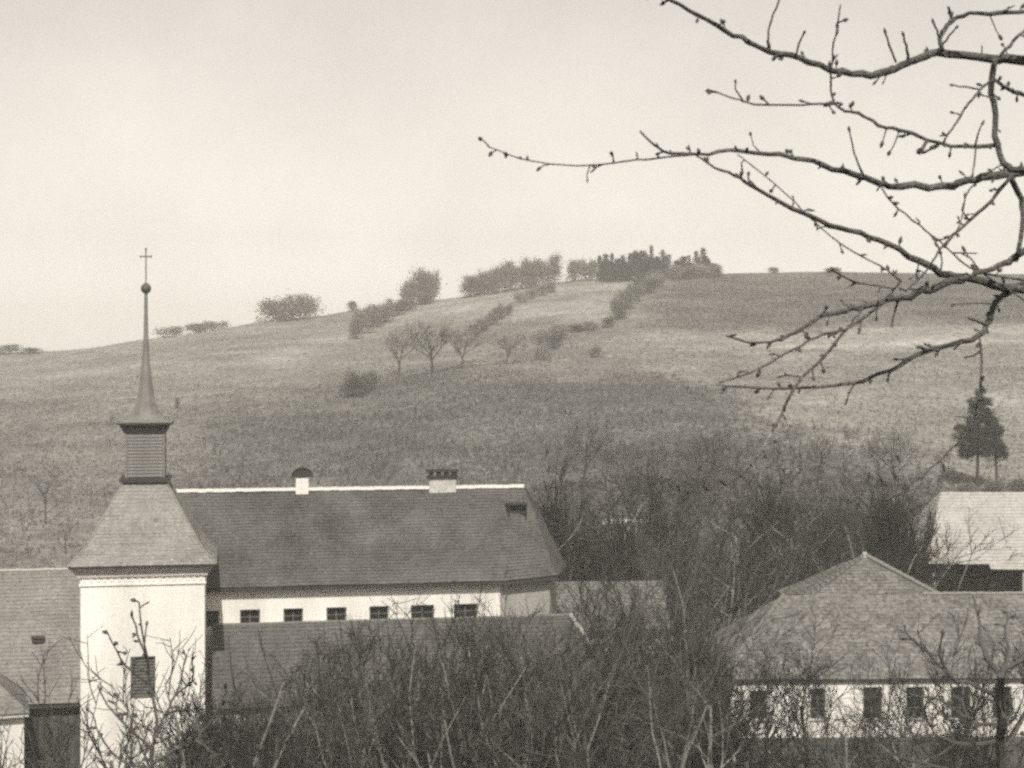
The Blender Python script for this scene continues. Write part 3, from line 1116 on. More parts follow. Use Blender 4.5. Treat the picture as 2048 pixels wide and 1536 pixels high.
# ------------------------------------------------------------------ open barn behind the house
b0 = P(1862, 0, 104.0)
barn = thing('open_barn', 'open-fronted barn with bleached roof above a black opening, behind farmhouse', 'barn', (b0.x, b0.y, 0), R(0))
EB = CZ - (1128 - HY) / F * 103.4
RB = CZ - (984 - HY) / F * 109.0
gb = -1.0
bl_ = 17.0
brf = MB()
brf.courses((-.35, -.6, EB), (bl_, -.6, EB), (bl_, 5, RB), (1.95, 5, RB), 22, .2, rt)
brf.courses((-.35, 10.6, EB), (-.35, -.6, EB), (1.95, 5, RB), (1.95, 5.001, RB), 22, .2, rt)
brf.courses((bl_, 10.6, EB), (-.35, 10.6, EB), (1.95, 5, RB), (bl_, 5, RB), 16, .6, rt)
brr = brf.build('roof', 'tile_barn', barn, var=True)
pt = MB()
pt.courses((3.55, -.98, EB - .30), (5.7, -.98, EB - .30), (5.75, -.55, EB + .06), (3.5, -.55, EB + .06), 2, .3, rt)
pt.build('eaves_patch', 'tile_barn', brr, var=True)
for k in range(3):
    xx = 2.9 + k * 2.2
    g_ = MB()
    u_ = .28
    yy_, zz_ = -.6 + 5.6 * u_, EB + (RB - EB) * u_
    g_.tube([(xx + .02, yy_, zz_ + .035), (xx + .1, -.6 + 5.6 * .62, EB + (RB - EB) * .62 + .035)], [.025, .02], 4)
    g_.build('batten', 'frame', brr)
MB().box(.12, .30, .0, .18, gb, EB - .1).build('post', 'wall_grey', barn)
for k in range(1, 4):
    MB().box(k * 5.95 - .09, k * 5.95 + .09, .0, .18, gb, EB - .1).build('post', 'wall_grey', barn)
MB().box(.0, .3, 2.0, 9.8, gb, EB - .1).build('side_wall', 'boards', barn, var=True)
MB().box(.3, bl_, 1.75, 2.0, gb, EB - .1).build('interior_shade_wall', 'soot_and_shade', barn)  # near-black wall added close behind the posts, paints the unlit barn inside
MB().box(.0, bl_, .02, .28, EB - .1, EB + .12).build('beam', 'trim', barn)

# ------------------------------------------------------------------ low shed right of the apse
sp0 = P(1112, 0, 93.0)
shed = thing('low_shed', 'low shed with grey tiled roof among bare trees right of the apse', 'shed', (sp0.x, sp0.y, 0), R(3))
SR, SE_ = CZ - (1163 - HY) / F * 96.0, CZ - (1262 - HY) / F * 92.6
shm = MB()
shm.courses((-.2, -.4, SE_), (6.6, -.4, SE_), (6.6, 3.0, SR), (-.2, 3.0, SR), 16, .2, rt)
shm.courses((6.6, 6.4, SE_), (-.2, 6.4, SE_), (-.2, 3.0, SR), (6.6, 3.0, SR), 16, .4, rt)
shr = shm.build('roof', 'tile_mid', shed, var=True)
sw = MB().box(0, 6.4, 0, 6, -1.0, SE_ - .02)
for xg in (0.02, 6.38):
    sw.face(((xg, 0, SE_ - .02), (xg, 6, SE_ - .02), (xg, 3.0, SR - .12)))
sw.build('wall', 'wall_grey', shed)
MB().box(-.15, 6.55, -.37, -.31, SE_ - .16, SE_ - .07).build('fascia', 'trim', shed)
pw = hit(1205, 1050)
pwm = MB().box(0, 3.6, 0, .35, -.6, .42).box(3.62, 4.3, .02, .33, -.6, .6)
pwo = pwm.build('stone_wall', 'garden')
pwo.location = pw
tag(pwo, 'short pale stretch of wall deep in the thicket right of the nave', 'wall')

# ------------------------------------------------------------------ garden walls
gwp = P(1085, 0, 77.5)
gw = MB()
gw.box(0, 9.3, 0, .3, -.8, CZ - (1502 - HY) / F * 77.5)
gt = gw.build('garden_wall', 'garden')
gt.location = (gwp.x, gwp.y, 0)
gt.rotation_euler = (0, 0, R(-2))
tag(gt, 'pale low garden wall behind the shrubs beside the farmhouse', 'wall')

# ------------------------------------------------------------------ hillside plants
pr = random.Random(21)


def on_hill(protos, name, label, cat, px, py, wpx, hpx, ref_w, ref_h, group=None, at=None):
    """a plant whose foot stands where the sight line meets the slope; sizes are real metres from the distance"""
    p = hit(px, py) if at is None else at
    k = p.y / F
    sx, sz = wpx * k / ref_w, hpx * k / ref_h
    return dup(protos, name, label, cat, (p.x, p.y, p.z - .1), pr.uniform(0, 6.28), (sx, sx, sz), group)


def crest_at(px, dy=3.0):
    y = CREST_Y - dy
    x = (px - CX) / F * y
    return Vector((x, y, g1(x, y)))


# bushes and clumps on the skyline: px, width, height
SKY = [
    (20, 70, 16, 0, 'low dark bush row on the skyline at the left picture edge'),
    (60, 46, 12, 1, 'tail end of the low bush row at the far left skyline'),
    (340, 46, 20, 3, 'faint bare bush on the skyline just right of the spire'),
    (396, 52, 20, 1, 'small dark bush on skyline, first right of the spire'),
    (432, 50, 17, 2, 'small dark bush on skyline, second right of the spire'),
    (552, 84, 36, 0, 'left bush of the wide skyline clump right of the spire'),
    (598, 96, 42, 3, 'right, taller bush of the wide skyline clump right of the spire'),
    (705, 22, 20, 1, 'tiny round bush alone on the skyline'),
    (838, 62, 58, 0, 'tall dark square-topped bush standing out on the skyline'),
    (862, 40, 56, 2, 'right shoulder of the tall square-topped skyline bush'),
    (818, 44, 44, 1, 'left shoulder of the tall square-topped skyline bush'),
]
for px, wd, ht, k, lab in SKY:
    on_hill(BUSH[k], 'skyline_bush', lab, 'bush', px, 0, wd * 1.1, ht * 1.15, 4.0, 3.5, 'bushes along the skyline', crest_at(px, 5 + 3 * (k % 2)))
px = 938
i = 0
while px < 1125:
    t = (px - 938) / 190
    ht = 44 + 16 * math.sin(t * 2.6) + pr.uniform(-5, 5)
    on_hill(BUSH[i % 3], 'hedge_bush', 'grey bare bush in the skyline hedge left of the conifers', 'bush', px, 0, 50, ht, 4.0, 3.5,
            'skyline hedge left of the conifers', crest_at(px, 9 - 4 * t))
    px += 19
    i += 1
for px, wd, ht in ((1150, 46, 46), (1178, 44, 44)):
    on_hill(BUSH[i % 3], 'hedge_bush', 'rounded bare bush between the hedge and the conifers on the skyline', 'bush', px, 0, wd, ht, 4.0, 3.5,
            'rounded bushes beside the conifers', crest_at(px, 6))
    i += 1
con = [(1200, 52), (1212, 44), (1224, 44), (1234, 50), (1246, 48), (1258, 54), (1270, 58), (1279, 58), (1290, 56), (1303, 56), (1314, 44),
       (1325, 46), (1337, 38), (1352, 40), (1364, 40), (1378, 38), (1392, 42), (1406, 46), (1418, 34)]
for j, (px, ht) in enumerate(con):
    for row in range(3):
        on_hill(CONIF[(j + row) % 3], 'conifer', 'dark conifer in the skyline plantation', 'conifer', px + row * 5, 0, (22, 28, 30)[row] + pr.uniform(-6, 8), (ht + pr.uniform(-11, 8)) * (1, .9, .75)[row], 2.6, 6.4,
                'conifer plantation on the skyline', crest_at(px + row * 5, 3 + 4 * row))
for px, wd, ht in ((1428, 34, 26), (1405, 40, 30), (1372, 40, 26), (1340, 44, 28), (1300, 40, 22)):
    on_hill(BUSH[3], 'scrub_bush', 'grey scrub bush at the foot of the conifer plantation', 'bush', px, 0, wd, ht, 4.0, 3.5, 'scrub below the conifers', crest_at(px, 12))
for px, wd, ht, lab in ((1548, 26, 14, 'small bush on the bare right skyline, nearer the conifers'), (1668, 40, 12, 'small bush on the bare right skyline behind the branch tips')):
    on_hill(BUSH[1], 'skyline_bush', lab, 'bush', px, 0, wd, ht, 4.0, 3.5, 'bushes along the skyline', crest_at(px, 4))

# hedges and bushes on the slope: foot px,py,width,height
SLOPE = [
    (712, 678, 34, 44, 0), (728, 668, 40, 48, 2), (748, 655, 44, 44, 1), (770, 645, 44, 36, 0), (792, 632, 40, 32, 2), (815, 622, 36, 26, 1), (845, 610, 40, 24, 0),
    (950, 670, 30, 22, 1), (966, 662, 32, 24, 2), (982, 650, 32, 24, 0), (998, 640, 32, 26, 1), (1012, 632, 26, 24, 2),
    (1042, 605, 30, 20, 3), (1062, 598, 30, 20, 1), (1080, 592, 30, 20, 3), (1100, 586, 26, 18, 1),
    (1236, 640, 40, 40, 0), (1252, 618, 38, 36, 2), (1268, 604, 42, 36, 1), (1290, 588, 46, 32, 2), (1312, 576, 44, 26, 3), (1215, 655, 30, 20, 1),
    (1180, 660, 40, 16, 3), (1150, 664, 40, 16, 1), (1100, 700, 50, 40, 3), (1118, 680, 40, 30, 1), (1085, 720, 40, 26, 3), (1190, 715, 36, 22, 3),
]
for px, py, wd, ht, k in SLOPE:
    lab = ('dark bush in the slanting hedge below the square-topped skyline bush' if px < 900 else
           'bush in the short slanting hedge at mid slope' if px < 1030 else
           'bush in the thin upper hedge below the skyline hedge' if px < 1110 and py < 610 else
           'bush in the slanting hedge below the conifer plantation' if 1200 < px < 1300 else
           'low scrub bush on the upper right slope')
    on_hill(BUSH[k], 'slope_bush', lab, 'bush', px, py, wd * 1.1, ht * 1.1, 4.0, 3.5, lab.replace('dark bush', 'bushes').replace('bush in', 'bushes in', 1))
for px, py, wd, ht, k, lab in ((705, 795, 66, 52, 0, 'big dark bush alone at mid slope, left half'), (738, 785, 50, 44, 1, 'big dark bush alone at mid slope, right half'),
                               (354, 818, 12, 26, 1, 'narrow dark bush on the slope right of the spire foot'), (224, 850, 14, 22, 3, 'small faint bush on the slope left of the spire foot')):
    on_hill(BUSH[k], 'slope_bush', lab, 'bush', px, py, wd, ht, 4.0, 3.5)

for px, py, wd, ht, k, lab in ((866, 748, 110, 108, 0, 'dark bare tree with a clear trunk, tallest of the row on the slope'),
                               (798, 752, 70, 92, 1, 'faint bare tree, leftmost of the row on the slope'),
                               (924, 738, 74, 80, 1, 'slim bare tree right of the tallest in the slope row'),
                               (1012, 730, 60, 66, 0, 'short bare tree, rightmost of the row on the slope')):
    on_hill(HTREE[k], 'orchard_tree', lab, 'tree', px, py, wd, ht, 6.0, 8.4, 'row of bare trees on the slope')

# faint bare trees at the foot of the slope, behind the roofs
for px, py, ht, k, lab in ((1168, 985, 150, 2, 'bare tree with wide forked limbs right above the nave roof end'),
                           (700, 990, 85, 1, 'low bare tree behind the ridge between the two chimneys'),
                           (760, 992, 80, 5, 'second low bare tree behind the ridge between the chimneys'),
                           (490, 1000, 60, 4, 'small faint bare tree behind the ridge left of the chimneys'),
                           (92, 1050, 120, 4, 'tall faint bare tree behind the left barn, inner one'),
                           (30, 1120, 120, 1, 'faint bare tree behind the left barn at the picture edge'),
                           (130, 1110, 80, 4, 'small bare tree behind the left barn beside tower roof'),
                           (1430, 980, 130, 2, 'thin bare tree rising from the top of the thicket'),
                           (1610, 965, 90, 0, 'bare tree at the upper edge of the thicket below the pale field'),
                           (1790, 985, 130, 2, 'bare tree on the slope left of the dark evergreen')):
    p = hit(px, py)
    sc_ = ht * p.y / F / 8.6
    dup(HTREE[1] if px in (1168, 1790) else TREES[k], 'bare_tree', lab, 'tree', (p.x, p.y, p.z - .1), pr.uniform(0, 6.28), (sc_, sc_, sc_), 'bare trees at the foot of the slope')

for j, (px, py, ht) in enumerate(((1120, 985, 95), (1215, 975, 100), (1265, 960, 80), (1310, 975, 110), (1375, 955, 95), (1400, 985, 120), (1470, 950, 85), (1520, 975, 105), (1560, 945, 70),
                                  (1640, 950, 80), (1690, 965, 95), (1735, 945, 75), (1760, 970, 100), (1840, 965, 90), (1880, 975, 80), (1330, 915, 60), (1440, 905, 55), (1590, 905, 60), (1700, 900, 50))):
    p = hit(px, py)
    sc_ = ht * p.y / F / 8.6
    dup(HTREE[j % 2] if j % 3 == 0 else TREES[j % 6], 'slope_tree', 'faint bare tree thinning out up the slope above the thicket', 'tree', (p.x, p.y, p.z - .1), pr.uniform(0, 6.28), (sc_, sc_, sc_),
        'faint bare trees above the thicket')

# dark evergreen on two stems
p = hit(1962, 978)
k = p.y / F
ev = thing('evergreen', 'dark evergreen clump on two bare stems above the open barn', 'tree', (p.x, p.y, p.z - .1))
em, es = MB(), random.Random(4)
for bx0, bx1, bz0, bz1, n_ in ((-42, 46, 70, 126, 150), (-40, -20, 66, 90, 16), (30, 48, 64, 90, 16), (-26, 30, 120, 146, 46), (-22, 16, 140, 180, 44), (-8, 4, 176, 200, 8)):
    for c_ in range(n_):
        cc_ = Vector((es.uniform(bx0, bx1), es.uniform(-32, 32) * (bx1 - bx0) / 88, es.uniform(bz0, bz1)))
        for _ in range(64):
            q_ = cc_ + Vector((es.gauss(0, 3.6), es.gauss(0, 4), es.gauss(0, 3.0)))
            flake(em, es, q_ * k, es.uniform(.10, .34))
em.build('crown', 'dark_needle', ev)
for x0, x1, r0 in ((-8, -6, 3.6), (30, 24, 3.0)):
    MB().tube([Vector((x0, 0, -6)) * k, Vector((x0 + 1, 0, 40)) * k, Vector((x1, 2, 110)) * k], [r0 * k, r0 * .9 * k, r0 * .5 * k], 7).build('trunk', 'bark', ev)
for a_, b_ in (((-4, 0, 170), (0, 0, 252)), ((-20, 0, 140), (-52, -4, 146)), ((-24, 0, 112), (-60, 2, 110)), ((-20, 0, 100), (-50, 0, 124))):
    MB().tube([Vector(a_) * k, (Vector(a_).lerp(Vector(b_), .5) + Vector((0, 0, 3))) * k, Vector(b_) * k], [2.2 * k, 1.6 * k, .8 * k], 5).build('branch', 'bark', ev)
for px, py, wd, ht in ((1930, 990, 50, 24), (1990, 985, 60, 26), (2035, 980, 60, 24)):
    on_hill(BUSH[0], 'hedge_bush', 'low dark hedge bush behind the open barn ridge', 'bush', px, py, wd, ht, 4.0, 3.5, 'hedge behind the open barn')

# ------------------------------------------------------------------ village trees and shrubs
def plant(protos, name, lab, cat, px, Y, top, ref_h, group, wide=1.0):
    x = (px - CX) / F * Y
    z = g1(x, Y)
    h = (CZ - (top - HY) / F * Y) - z
    s_ = max(.35, h / ref_h)
    return dup(protos, name, lab, cat, (x, Y, z - .1), pr.uniform(0, 6.28), (s_ * wide, s_ * wide, s_), group)


# dark ivy-grown bushes giving the thicket its black patches
IVY = [('stems', BUSH[0][0][1]), ('crown', BUSH[0][1][1].copy())]
IVY[1][1].materials[0] = M['dark_needle']
IVY2 = [('stems', BUSH[2][0][1]), ('crown', BUSH[2][1][1].copy())]
IVY2[1][1].materials[0] = M['needle']
for px, Y, top, wide, ip, lab in ((1096, 104, 1010, .6, IVY, 'dark bush against the right slope of the nave roof'),
                              (1190, 110, 1055, 1.5, IVY2, 'broad dark bush below the pale wall in the thicket'),
                              (1255, 107, 1080, 1.3, IVY, 'dark bush right of the broad one below the pale wall'),
                              (1335, 112, 985, .55, IVY2, 'tall dark bush at the top of the thicket'),
                              (1560, 116, 1010, 1.2, IVY, 'dark bush in the middle of the thicket above the farmhouse roof'),
                              (1700, 111, 1035, 1.1, IVY2, 'dark bush behind the farmhouse roof peak, left of it'),
                              (1795, 103, 1020, .9, IVY, 'dark bush between farmhouse roof peak and open barn'),
                              (1822, 106, 1045, .55, IVY2, 'dark bush just left of the open barn'),
                              (1245, 74, 1300, 1.2, IVY, 'dark bush below the low shed in the gardens'),
                              (1310, 72, 1285, 1.0, IVY2, 'dark bush left of the farmhouse in the gardens'),
                              (900, 72, 1360, 1.3, IVY2, 'dark bush before the aisle wall below the sixth window'),
                              (700, 72, 1400, 1.4, IVY, 'dark bush before the aisle wall below the fourth window'),
                              (1050, 72, 1380, 1.3, IVY, 'dark bush before the aisle wall below the apse'),
                              (560, 70, 1440, 1.3, IVY, 'low dark bush before the aisle wall below the third window'),
                              (800, 68, 1430, 1.3, IVY, 'low dark bush before the aisle wall below the fifth window'),
                              (980, 66, 1450, 1.2, IVY, 'low dark bush at the bottom below the nave corner'),
                              (1150, 68, 1430, 1.0, IVY, 'low dark bush at the bottom below the aisle hip'),
                              (1400, 74, 1330, .9, IVY, 'dark bush at the left wall end of the farmhouse'),
                              (440, 66, 1460, 1.0, IVY, 'low dark bush right beside the tower foot'),
                              (1900, 66, 1490, 1.3, IVY, 'low dark bush before the right farmhouse windows')):
    plant(ip, 'ivy_bush', lab, 'bush', px, Y, top, 3.3, 'dark ivy bushes among the bare trees', wide * .5 if Y > 90 else wide * .55)
# thicket right of the church
TH = [(1085, 101, 985, 3), (1130, 112, 1010, 0), (1215, 118, 1000, 2), (1290, 108, 930, 5), (1335, 116, 905, 2), (1365, 97, 1010, 4), (1420, 120, 930, 0),
      (1475, 110, 960, 3), (1530, 124, 925, 2), (1590, 112, 965, 5), (1640, 125, 930, 0), (1690, 108, 1000, 3), (1740, 122, 935, 5), (1790, 112, 985, 2),
      (1835, 121, 950, 0), (1865, 112, 990, 3), (1450, 100, 1050, 5), (1550, 101, 1060, 2), (1650, 102, 1050, 4),
      (1500, 90, 1110, 0), (1720, 100, 1030, 0), (1800, 100, 1010, 5)]
for px, Y, top, k in TH:
    plant(TREES[k], 'thicket_tree', 'bare tree in the dense thicket between church and farmhouse', 'tree', px, Y, top, 8.3, 'bare trees of the thicket', 1.1)
for j in range(18):
    px = 1090 + (j * 137.5) % 760
    Y = pr.uniform(89, 122)
    plant(SHRUBS[j % 4], 'thicket_shrub', 'bare many-stemmed shrub in the thicket between church and farmhouse', 'shrub', px, Y, pr.uniform(1060, 1190), 4.6, 'bare shrubs of the thicket', 1.25)

# bare trees and shrubs below the church
W = ('second', 'third', 'fourth', 'fifth', 'sixth')
LOW = [(470, 66, 1400, 2, 'short bare tree beside the tower, below the aisle roof'),
       (545, 66, 1345, 5, 'bare tree below the gap between the second and third clerestory windows'),
       (608, 63, 1290, 1, 'pale-trunked bare tree below the third clerestory window'),
       (690, 69, 1290, 0, 'bare tree below the fourth clerestory window'),
       (745, 66, 1215, 3, 'tall bare tree whose top crosses the fifth clerestory window'),
       (800, 70, 1300, 2, 'bare tree below the gap between the fifth and sixth clerestory windows'),
       (860, 64, 1270, 5, 'bare tree below the sixth clerestory window'),
       (935, 68, 1205, 0, 'bare tree whose top crosses the last clerestory window'),
       (1010, 70, 1190, 3, 'bare tree before the corner where nave meets apse'),
       (1060, 65, 1240, 2, 'bare tree before the grey apse wall'),
       (1120, 69, 1150, 1, 'pale bare tree before the right edge of the apse'),
       (1165, 63, 1230, 4, 'bare tree before the hip of the aisle roof'),
       (1235, 67, 1190, 5, 'bare tree just right of the aisle roof hip'),
       (1290, 70, 1150, 0, 'bare tree midway between aisle roof and farmhouse roof'),
       (1340, 66, 1220, 2, 'shorter bare tree left of the tall pale forked tree'),
       (1385, 70, 1070, 1, 'tall pale forked tree left of the farmhouse'),
       (1408, 64, 1240, 3, 'bare tree touching the left end of the farmhouse')]
for px, Y, top, k, lab in LOW:
    plant(TREES[k], 'garden_tree', lab, 'tree', px, Y, top, 8.3, 'bare trees below the church', .95)
for j in range(34):
    px = 440 + (j * 263.0) % 1010
    Y = pr.uniform(58, 72)
    plant(SHRUBS[j % 4], 'garden_shrub', 'bare many-stemmed shrub in the gardens below the church', 'shrub', px, Y, pr.uniform(1370, 1440) - 60 * min(1, max(0, (px - 600) / 300)), 4.6, 'bare shrubs below the church', 1.1)
# slim pale saplings standing out of the tangle
SAP = [proto(bare_tree(120 + i, H=9.0, limbs=5, dens=.75, fork=.4, spread=.5, r=.10), 'trunk', 'bark_pale', 'crown', 'twig_pale' if i else 'twig') for i in range(3)]
for px, Y, top, k, lab in ((500, 60, 1370, 0, 'slim pale sapling right of the tower, below the aisle roof'),
                           (650, 58, 1330, 1, 'slim pale sapling below the fourth clerestory window'),
                           (780, 59, 1340, 2, 'slim pale sapling below the fifth clerestory window'),
                           (905, 57, 1310, 0, 'slim pale sapling below the last clerestory window'),
                           (1000, 58, 1330, 1, 'slim pale sapling below the nave corner'),
                           (1090, 57, 1280, 2, 'slim pale sapling below the apse'),
                           (1200, 58, 1250, 0, 'slim pale sapling below the aisle roof hip'),
                           (1300, 57, 1240, 1, 'slim pale sapling between low shed and farmhouse'),
                           (1440, 58, 1270, 2, 'slim pale sapling before the left end of the farmhouse')):
    plant(SAP[k], 'sapling', lab, 'tree', px, Y, top, 8.3, 'pale saplings below the church', .9)
# in front of the farmhouse
for px, Y, top, k, lab in ((1640, 66, 1255, 0, 'bare tree before the farmhouse, left of its windows'),
                           (1775, 63, 1320, 5, 'bare tree before the middle farmhouse windows'),
                           (1900, 60, 1290, 2, 'bare tree before the right farmhouse windows'),
                           (1965, 52, 1240, 2, 'dark near bare tree at the lower right before the farmhouse'),
                           (2035, 55, 1290, 0, 'bare tree at the lower right picture edge'),
                           (1520, 64, 1300, 2, 'bare tree before the leftmost farmhouse window'),
                           (1700, 60, 1290, 3, 'bare tree before the wall between second and third farmhouse windows'),
                           (1835, 57, 1330, 1, 'pale bare tree before the fourth farmhouse window')):
    plant(TREES[k], 'yard_tree', lab, 'tree', px, Y, top, 8.3, 'bare trees before the farmhouse', .9)
for j in range(7):
    px = 1480 + (j * 171.0) % 600
    plant(SHRUBS[j % 4], 'yard_shrub', 'bare shrub before the farmhouse front', 'shrub', px, pr.uniform(56, 70), pr.uniform(1445, 1500), 4.6, 'bare shrubs before the farmhouse', 1.1)
# in front of the tower and the left barn
for px, Y, top, k in ((210, 52, 1400, 0), (330, 50, 1420, 3), (130, 55, 1440, 2), (400, 54, 1370, 1), (60, 52, 1450, 0), (270, 48, 1450, 2)):
    plant(SHRUBS[k], 'tower_shrub', 'bare shrub before the foot of the tower', 'shrub', px, Y, top, 4.6, 'bare shrubs before the tower', 1.1)


# ------------------------------------------------------------------ near trees, branch by branch
def branch_line(mb, pts, d0, d1, w0, w1, rng, n=6, wander=.12):
    """smooth tube through picture points at real distance d0..d1 (m); widths in picture px"""
    m_ = len(pts)
    ctrl = []
    off = 0.0
    for i, (px, py) in enumerate(pts):
        t = i / (m_ - 1)
        off += rng.uniform(-wander, wander) * .5
        ctrl.append(P(px, py, d0 + (d1 - d0) * t + off))
    path, rad = [], []
    for i in range(m_ - 1):
        p0 = ctrl[max(i - 1, 0)]
        p1, p2 = ctrl[i], ctrl[i + 1]
        p3 = ctrl[min(i + 2, m_ - 1)]
        for s_ in range(3):
            u = s_ / 3
            path.append(.5 * ((2 * p1) + (p2 - p0) * u + (2 * p0 - 5 * p1 + 4 * p2 - p3) * u * u + (3 * p1 - p0 - 3 * p2 + p3) * u ** 3))
    path.append(ctrl[-1])
    for i, p in enumerate(path):
        t = i / (len(path) - 1)
        w_ = (w0 + (w1 - w0) * t) * (1 + rng.uniform(-.10, .10))
        rad.append(w_ * .5 / F * p.y)
        if 0 < i < len(path) - 1:
            path[i] = p + Vector((rng.gauss(0, 1), rng.gauss(0, 1), rng.gauss(0, 1))) * rad[-1] * .38
    mb.tube(path, rad, n)
    return path, rad


def spurs(mb, bud, path, rad, rng, step, ln, budr):
    """short fruit spurs with a bud along a branch"""
    acc = 0.0
    nxt = step * rng.uniform(.3, 1)
    for i in range(1, len(path)):
        acc += (path[i] - path[i - 1]).length
        if acc > nxt:
            nxt = acc + step * (rng.uniform(.08, .5) if rng.random() < .35 else rng.uniform(.6, 2.6))
            d = side_dir(rng, path[i] - path[i - 1], rng.uniform(.7, 1.35))
            d.y *= .6
            d.normalize()
            l_ = ln * rng.uniform(.25, 1.3) if rng.random() > .12 else ln * rng.uniform(1.6, 3.2)
            q = path[i] + d * (l_ + rad[i])
            mid_ = path[i].lerp(q, .55) + Vector((rng.gauss(0, .1), rng.gauss(0, .1), rng.gauss(0, .1))) * l_
            r0 = budr * rng.uniform(.4, .6)
            mb.tube([path[i], mid_, q], [r0 * 1.25, r0 * .9, r0 * .8], 5)
            bud.blob(q, q - mid_, budr * rng.uniform(.55, 1.4), budr * rng.uniform(2.6, 5.0))
            if rng.random() < .35:
                d2 = side_dir(rng, d, .9)
                bud.blob(mid_ + d2 * budr * 1.4, d2, budr * .9, budr * 3.4)


